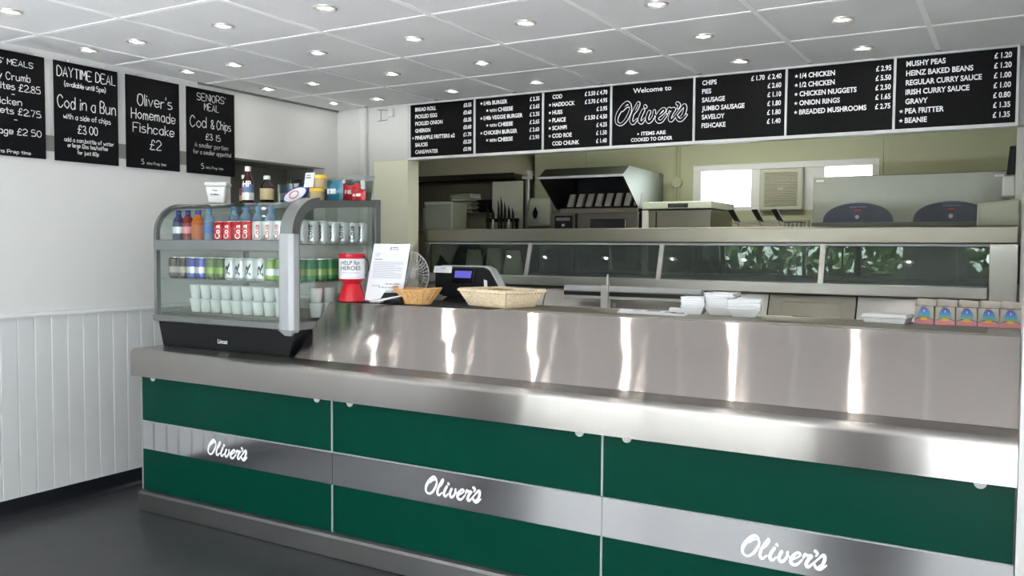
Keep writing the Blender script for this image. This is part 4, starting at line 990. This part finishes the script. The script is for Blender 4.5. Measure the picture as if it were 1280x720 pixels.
# ================================================================== KITCHEN BEHIND
# extraction canopy, alcove
t = thing('extraction_canopy', 'cream extraction canopy over the dim left alcove', 'extractor hood', (0, 0, 0))
cn = MB(); cn.hexa([(-5.6, 6.55, 2.005), (-3.82, 6.55, 2.005), (-3.82, 7.45, 2.005), (-5.6, 7.45, 2.005)], [(-5.2, 6.95, 2.49), (-4.05, 6.95, 2.49), (-4.05, 7.4, 2.49), (-5.2, 7.4, 2.49)])
cn.build('canopy_shell', mat('cream_canopy', (.50, .47, .33), .5), t)
MB().box(-5.6, -3.82, 6.53, 6.56, 1.965, 2.008).build('canopy_rim', M['steel_dark'], t)
MB().tube([(-5.6, 6.60, 1.945), (-3.82, 6.60, 1.945)], .018, 8).build('front_pipe', M['steel_dark'], t)
t = thing('steel_shelf_unit', 'steel shelf unit under the extraction canopy', 'shelf unit', (0, 0, 0))
MB().box(-5.2, -3.66, 6.30, 6.80, 1.47, 1.495).build('shelf', M['steel_dim'], t); MB().box(-4.75, -3.99, 6.60, 6.80, 1.655, 1.668).build('shelf', M['steel_dark'], t)
for x in (-5.18, -3.72):
    for y in (6.32, 6.76): MB().box(x, x+.03, y, y+.03, 0, 1.47).build('leg', M['steel_dim'], t)
for x in (-4.74, -4.02):
    MB().box(x, x+.025, 6.77, 6.795, 1.495, 1.655).build('shelf_post', M['steel_dim'], t)
t = thing('storage_bin', 'pale grey bin with curved front lip on the alcove shelf', 'bin', (-4.47, 6.33, 1.496))
MB().prism([(-.145, 0), (.13, 0), (.145, .255), (.07, .235), (-.05, .235), (-.155, .262)], 0, .25, 'y').build('bin_body', M['pale_green'], t, bevel=.004)
MB().box(-.150, .150, -.012, .0, .235, .258).build('bin_lip', M['white'], t, bevel=.004); MB().box(.135, .152, -.008, .0, .0, .24).build('bin_edge', M['white'], t)
t = thing('white_post_bracket', 'short white upright post at the left edge of the kitchen opening', 'post', (-4.72, 6.45, 1.496))
MB().box(-.012, .012, 0, .03, 0, .21).build('post_bar', M['white'], t, bevel=.003)
PG = 'papers and trays piled on the alcove shelf'
for k in range(7):
    t = thing('paper_bundle', 'flat bundle in the untidy pile on the alcove shelf, %s from the bottom' % ORD[k], 'paper bundle', (-4.42+random.uniform(-.025, .025), 6.70, 1.669+.026*k), random.uniform(-.2, .2), PG)
    MB().box(-.13, .12, -.08, .08, 0, .018).build('bundle_sheets', M['bag'] if k % 2 else M['cream'], t, bevel=.008)
    MB().box(-.125, .115, -.075, .075, .018, .0255).build('bundle_cover', M['steel_dark'] if k % 3 == 0 else M['bag'], t)
for k in range(3):
    t = thing('dark_tray', 'dark flat tray beside the paper pile on the alcove shelf, %s from the bottom' % ORD[k], 'tray', (-4.14, 6.70, 1.669+.038*k), 0, 'dark trays on the alcove shelf')
    MB().hexa([(-.09, -.07, 0), (.09, -.07, 0), (.09, .07, 0), (-.09, .07, 0)], [(-.11, -.085, .036), (.11, -.085, .036), (.11, .085, .036), (-.11, .085, .036)]).build('tray_body', M['black'], t, bevel=.003)
t = thing('white_wall_card', 'narrow white upright card left of the cutting board', 'card', (-4.02, 6.62, 1.669)); MB().box(-.03, .03, 0, .02, 0, .17).build('card_board', M['white'], t, bevel=.002); MB().box(.008, .016, -.001, 0, .02, .06).build('card_mark', M['ink_dark'], t)
t = thing('cutting_board', 'large cream cutting board standing upright behind the knives', 'cutting board', (-3.835, 6.46, 1.496)); MB().box(-.155, .155, 0, .02, 0, .43).build('board_slab', M['cream'], t, bevel=.006)
t = thing('knife_rack', 'black knife rack in front of the cream cutting board', 'knife rack', (-3.83, 6.36, 1.496)); MB().box(-.17, .15, .02, .045, .075, .105).build('rack_bar', M['black'], t, bevel=.003)
MB().box(-.165, -.145, .02, .045, 0, .075).box(.125, .145, .02, .045, 0, .075).build('rack_leg', M['black'], t)
for k, (dx, h, up_) in enumerate(((-.14, .14, 1), (-.085, .10, 0), (-.03, .17, 1), (.0, .20, 1), (.035, .15, 1), (.075, .12, 0), (.115, .10, 1))):
    t = thing('kitchen_knife', 'kitchen knife hung on the black rack, %s from the left' % ORD[k], 'knife', (-3.83+dx, 6.355, 1.50), 0, 'knives on the kitchen rack')
    MB().hexa([(-.008, 0, 0), (.008, 0, 0), (.008, .014, 0), (-.008, .014, 0)], [(-.010, 0, .09), (.010, 0, .09), (.010, .014, .09), (-.010, .014, .09)]).build('knife_handle', M['grip'] if up_ else M['white'], t, bevel=.003)
    MB().prism([(-.013, .09), (.013, .09), (.010, .09+h*.6), (-.008, .09+h)], .005, .008, 'y').build('knife_blade', M['steel_dark'], t)
# soap dispenser and pole
t = thing('towel_dispenser', 'pale green rounded dispenser with a dark blue drop on its front', 'dispenser', (-3.635, 6.66, 1.535))
MB().hexa([(-.135, -.0, 0), (.13, 0, 0), (.13, .235, 0), (-.135, .235, 0)], [(-.115, .02, .255), (.115, .02, .255), (.12, .235, .27), (-.12, .235, .27)]).build('dispenser_shell', M['pale_green'], t, bevel=.03, seg=4, smooth=True)
dr = MB(); dr.poly([(-.03+.026*math.sin(2*PI*q/20)*(1 if math.cos(2*PI*q/20) < 0 else 1-.85*math.cos(2*PI*q/20)), .001-.003+.02*(.125+.05*math.cos(2*PI*q/20))/.255*1.0-.004, .125+.055*math.cos(2*PI*q/20)) for q in range(20)])
dr.build('drop_emblem', M['navy'], t)
t = thing('white_pole', 'white upright pipe with a square cap left of the grill hood', 'pipe', (-3.835, 6.84, 1.5))
MB().tube([(0, 0, .0), (0, 0, .50)], .014, 8).tube([(-.03, .02, .0), (-.03, .02, .50)], .010, 8).build('pipe_run', M['white'], t); MB().box(-.055, .03, -.03, .03, .47, .55).build('pipe_cap', M['white'], t, bevel=.006)
# grill unit with tilted hood
t = thing('grill_oven', 'steel grill oven with a large tilted steel hood', 'grill', (0, 0, 0))
hp = [(5.90, 1.895), (6.02, 1.97), (6.75, 1.96), (6.75, 1.66), (6.22, 1.66)]
hd = MB()
for x0, x1 in ((-3.222, -3.212), (-2.520, -2.510)): hd.prism(hp, x0, x1)
hd.hexa([(-3.212, 5.90, 1.895), (-2.52, 5.90, 1.895), (-2.52, 5.91, 1.885), (-3.212, 5.91, 1.885)], [(-3.212, 6.02, 1.97), (-2.52, 6.02, 1.97), (-2.52, 6.03, 1.96), (-3.212, 6.03, 1.96)])
hd.box(-3.212, -2.52, 6.02, 6.75, 1.955, 1.965); hd.box(-3.212, -2.52, 6.74, 6.75, 1.66, 1.955)
hd.build('hood', steel('hood_steel', (.17, .185, .155), .38, .5, bump=0, cvar=.03, streak=.01), t)
MB().box(-3.225, -2.508, 5.888, 5.902, 1.882, 1.900).build('hood_lip', M['alu_light'], t)
MB().box(-3.20, -2.53, 6.55, 6.60, 1.70, 1.94).build('hood_back', M['black'], t)
for k in range(8):
    x = -3.13+k*.082
    MB().hexa([(x, 6.22, 1.68), (x+.048, 6.22, 1.68), (x+.048, 6.25, 1.68), (x, 6.25, 1.68)], [(x, 6.28, 1.785), (x+.048, 6.28, 1.785), (x+.048, 6.31, 1.785), (x, 6.31, 1.785)]).build('grease_filter', M['card'], t, bevel=.003)
MB().box(-3.17, -2.50, 6.18, 6.72, 1.625, 1.665).build('top_plate', M['steel_dim'], t, bevel=.004)
MB().box(-3.22, -2.46, 6.10, 6.72, 0, 1.625).build('oven_body', steel('oven_steel', (.20, .18, .16), .4, .5, bump=0, cvar=.03, streak=.01), t, bevel=.006)
cp_ = MB().box(-3.17, -3.02, 6.088, 6.10, 1.48, 1.605).build('control_panel', M['black'], t)
MB().box(-3.155, -3.035, 6.084, 6.088, 1.565, 1.59).build('panel_strip', M['alu'], cp_); MB().box(-3.105, -3.08, 6.084, 6.088, 1.52, 1.54).build('panel_button', M['white'], cp_)
MB().box(-2.99, -2.975, 6.09, 6.10, 1.2, 1.62).build('door_seam', M['black'], t); MB().box(-2.86, -2.56, 6.088, 6.10, 1.25, 1.575).build('oven_window', M['black_gloss'], t, bevel=.01)
MB().box(-2.46, -2.38, 6.2, 6.7, 0, 1.68).build('side_flank', M['black'], t)
# lidded appliance
t = thing('counter_fridge', 'low steel cabinet with pale lid and black readout right of the grill', 'appliance', (0, 0, 0))
MB().box(-2.33, -1.86, 5.96, 6.50, 0, 1.630).build('cabinet', M['steel_dim'], t, bevel=.004); MB().box(-2.37, -1.85, 5.94, 6.52, 1.637, 1.690).build('lid', M['pale_green'], t, bevel=.006)
MB().box(-2.365, -2.325, 5.93, 5.96, .9, 1.628).build('corner_strip', M['white'], t); MB().box(-2.17, -2.02, 5.934, 5.94, 1.648, 1.675).build('readout', M['black_gloss'], t); MB().box(-2.27, -2.262, 5.955, 5.96, 1.2, 1.62).build('door_seam', M['black'], t)
# conduit on the wall
t = thing('wall_conduit', 'thin cream twin conduit with round junction box on the kitchen wall', 'conduit', (-2.44, 6.885, 0))
MB().tube([(-.018, 0, 1.3), (-.018, 0, 2.45)], .009, 8).tube([(.016, 0, 1.3), (.016, 0, 2.45)], .009, 8).build('conduit_pipe', M['kitchen_wall'], t); MB().lathe([(.045, -.02), (.045, .012)], c=(0, 0, 1.90), axis='y', seg=20).build('junction_box', M['kitchen_wall'], t, bevel=.004)
t = thing('extractor_fan_unit', 'square cream louvred extractor fan between the kitchen windows', 'extractor fan', (-1.583, 6.89, 1.815))
MB().box(-.165, .165, -.05, .04, -.16, .165).build('fan_housing', M['cream'], t, bevel=.01)
lv = MB()
for k in range(15):
    z = -.125+k*.0178; lv.hexa([(-.125, -.056, z), (.125, -.056, z), (.125, -.05, z+.004), (-.125, -.05, z+.004)], [(-.125, -.060, z+.009), (.125, -.060, z+.009), (.125, -.05, z+.013), (-.125, -.05, z+.013)])
lv.build('louvre_grille', mat('louvre_beige', (.42, .40, .30), .5), t); MB().box(-.02, .02, -.063, -.058, .0, .008).build('maker_badge', M['white'], t)
# fryer with baskets
t = thing('deep_fryer', 'low steel deep fryer under the kitchen window', 'fryer', (0, 0, 0)); MB().box(-1.80, -1.22, 5.75, 6.35, 0, 1.50).build('fryer_body', M['steel_dim'], t, bevel=.006); MB().box(-1.76, -1.26, 6.30, 6.35, 1.50, 1.56).build('splash_back', M['steel_dim'], t)
fb0 = None
for k, x in enumerate((-1.66, -1.50, -1.37)):
    lb = ['left fryer basket with raised black grip by the window', 'middle fryer basket with raised black grip', 'right fryer basket with raised black grip'][k]
    if fb0 is None:
        t = thing('fry_basket', lb, 'fry basket', (x, 5.85, 1.501), 0, 'fryer baskets under the window')
        wb_ = MB()
        for q in range(5): wb_.tube([(-.05+.025*q, .05, .002), (-.05+.025*q, .30, .002)], .0015, 4)
        for zz in (.002, .03): wb_.tube([(-.05, .05, zz), (.05, .05, zz), (.05, .30, zz), (-.05, .30, zz)], .002, 4, True)
        wb_.build('wire_basket', M['alu'], t); MB().tube([(0, .10, .012), (0, .03, .035), (.0, -.01, .06)], .004, 6).build('handle_rod', M['alu'], t)
        MB().hexa([(.0, -.02, .045), (.045, -.02, .035), (.045, .0, .03), (.0, .0, .04)], [(-.035, -.05, .115), (.005, -.05, .118), (.005, -.03, .118), (-.035, -.03, .115)]).build('grip', M['grip'], t, bevel=.004); fb0 = t
    else: dup(fb0, (x, 5.85+.0*k, 1.501), lb)
t = thing('wire_rack', 'small wire rack on top of the range by the fryer baskets', 'rack', (-1.16, 5.40, 1.477))
wr_ = MB()
for zz in (.002, .04): wr_.tube([(-.055, -.04, zz), (.055, -.04, zz), (.055, .04, zz), (-.055, .04, zz)], .003, 5, True)
for q in range(5): wr_.tube([(-.05+.025*q, -.04, .002), (-.05+.025*q, -.04, .04)], .0022, 4); wr_.tube([(-.05+.025*q, .04, .002), (-.05+.025*q, .04, .04)], .0022, 4)
wr_.build('rack_wire', M['steel_dark'], t)
# frying range at the right
t = thing('frying_range', 'tall steel frying range with two dark blue arched control panels', 'frying range', (0, 0, 0))
MB().box(-1.17, -.006, 6.02, 6.62, 0, 1.53).build('range_body', M['steel_dim'], t); MB().box(-1.175, -.03, 6.0, 6.05, 1.525, 1.835).build('back_plate', steel('backplate_steel', (.24, .245, .21), .42, .5, bump=.0008, cvar=.03, streak=.01), t, bevel=.004)
MB().box(-1.175, -.006, 5.97, 6.02, 1.505, 1.53).build('ledge', M['steel_dark'], t)
for x in (-.89, -.345):
    pts = [(.215*math.cos(PI*q/18), .125*math.sin(PI*q/18)**.85) for q in range(19)]
    ap = MB().prism([(x+a, 1.532+b) for a, b in pts], 5.985, 6.0, 'y').build('control_panel', M['navy'], t)
    MB().lathe([(.013, 0), (.013, .012), (.010, .015)], c=(x, 5.97, 1.565), axis='y', seg=14).build('control_knob', M['alu_light'], ap)
    MB().box(x-.02, x+.02, 5.983, 5.986, 1.605, 1.612).build('indicator', M['red'], ap); MB().box(x-.05, x+.05, 5.983, 5.986, 1.628, 1.633).build('panel_mark', M['label_navy'], ap)
for x in (-1.13, -.09): MB().box(x-.025, x+.025, 5.995, 6.0, 1.80, 1.815).build('data_plate', M['white'], t)
t = thing('cream_appliance_box', 'plain cream plastic box on the right end of the range', 'box', (-.072, 5.30, 1.477))
MB().hexa([(-.105, -.08, 0), (.095, -.08, 0), (.095, .12, 0), (-.105, .12, 0)], [(-.105, -.07, .128), (.095, -.07, .148), (.095, .12, .148), (-.105, .12, .128)]).build('box_shell', M['cream'], t, bevel=.012)
t = thing('wall_handset', 'slim black handset fixed to the right end wall', 'handset', (-.022, 5.72, 1.79)); MB().hexa([(-.030, -.03, 0), (.015, -.03, 0), (.015, .05, 0), (-.030, .05, 0)], [(-.016, -.03, .16), (.015, -.03, .16), (.015, .03, .16), (-.016, .03, .16)]).build('handset_body', M['black'], t, bevel=.006)
t = thing('wall_dispenser', 'small white dispenser fixed to the right end wall below the handset', 'dispenser', (-.04, 5.75, 1.66)); MB().box(-.03, .034, -.05, .05, 0, .12).build('dispenser_case', M['white'], t, bevel=.01)
# bracket low on the back wall corner
t = thing('alarm_sensor', 'small cream sensor with wire bracket high in the back corner', 'sensor', (-3.74, 4.742, 2.275))
MB().box(-.02, .02, -.03, 0, -.03, .03).build('sensor_body', M['white'], t, bevel=.006); MB().tube([(-.13, -.004, .03), (-.03, -.004, .02)], .002, 5).tube([(-.13, -.004, -.05), (-.04, -.004, -.045)], .002, 5).tube([(-.10, -.004, .028), (-.10, -.004, -.048)], .002, 5).build('wire_bracket', M['steel_dark'], t)
# hedge across the street, seen only in reflections
hg = MB()
for k in range(3200):
    c = Vector((random.uniform(-8, 2.0), random.uniform(-8.4, -7), random.uniform(-.05, 2.9))); r_ = random.uniform(.10, .26)
    n = Vector((random.gauss(0, 1), random.gauss(0, 1), random.gauss(0, 1))).normalized(); u = n.orthogonal().normalized()*r_; v = n.cross(u)
    hg.poly([c-u, c+v*.5, c+u, c-v*.5])
for k in range(18): hg.tube([(-7.3+.5*k, -7.6, -.06), (-7.25+.5*k, -7.6, 2.6)], [.06, .02], 6)
tag(hg.build('street_hedge', M['leaf'], recalc=False), 'tall green hedge across the street, mirrored in the hot cabinet glass', 'hedge')['kind'] = 'stuff'
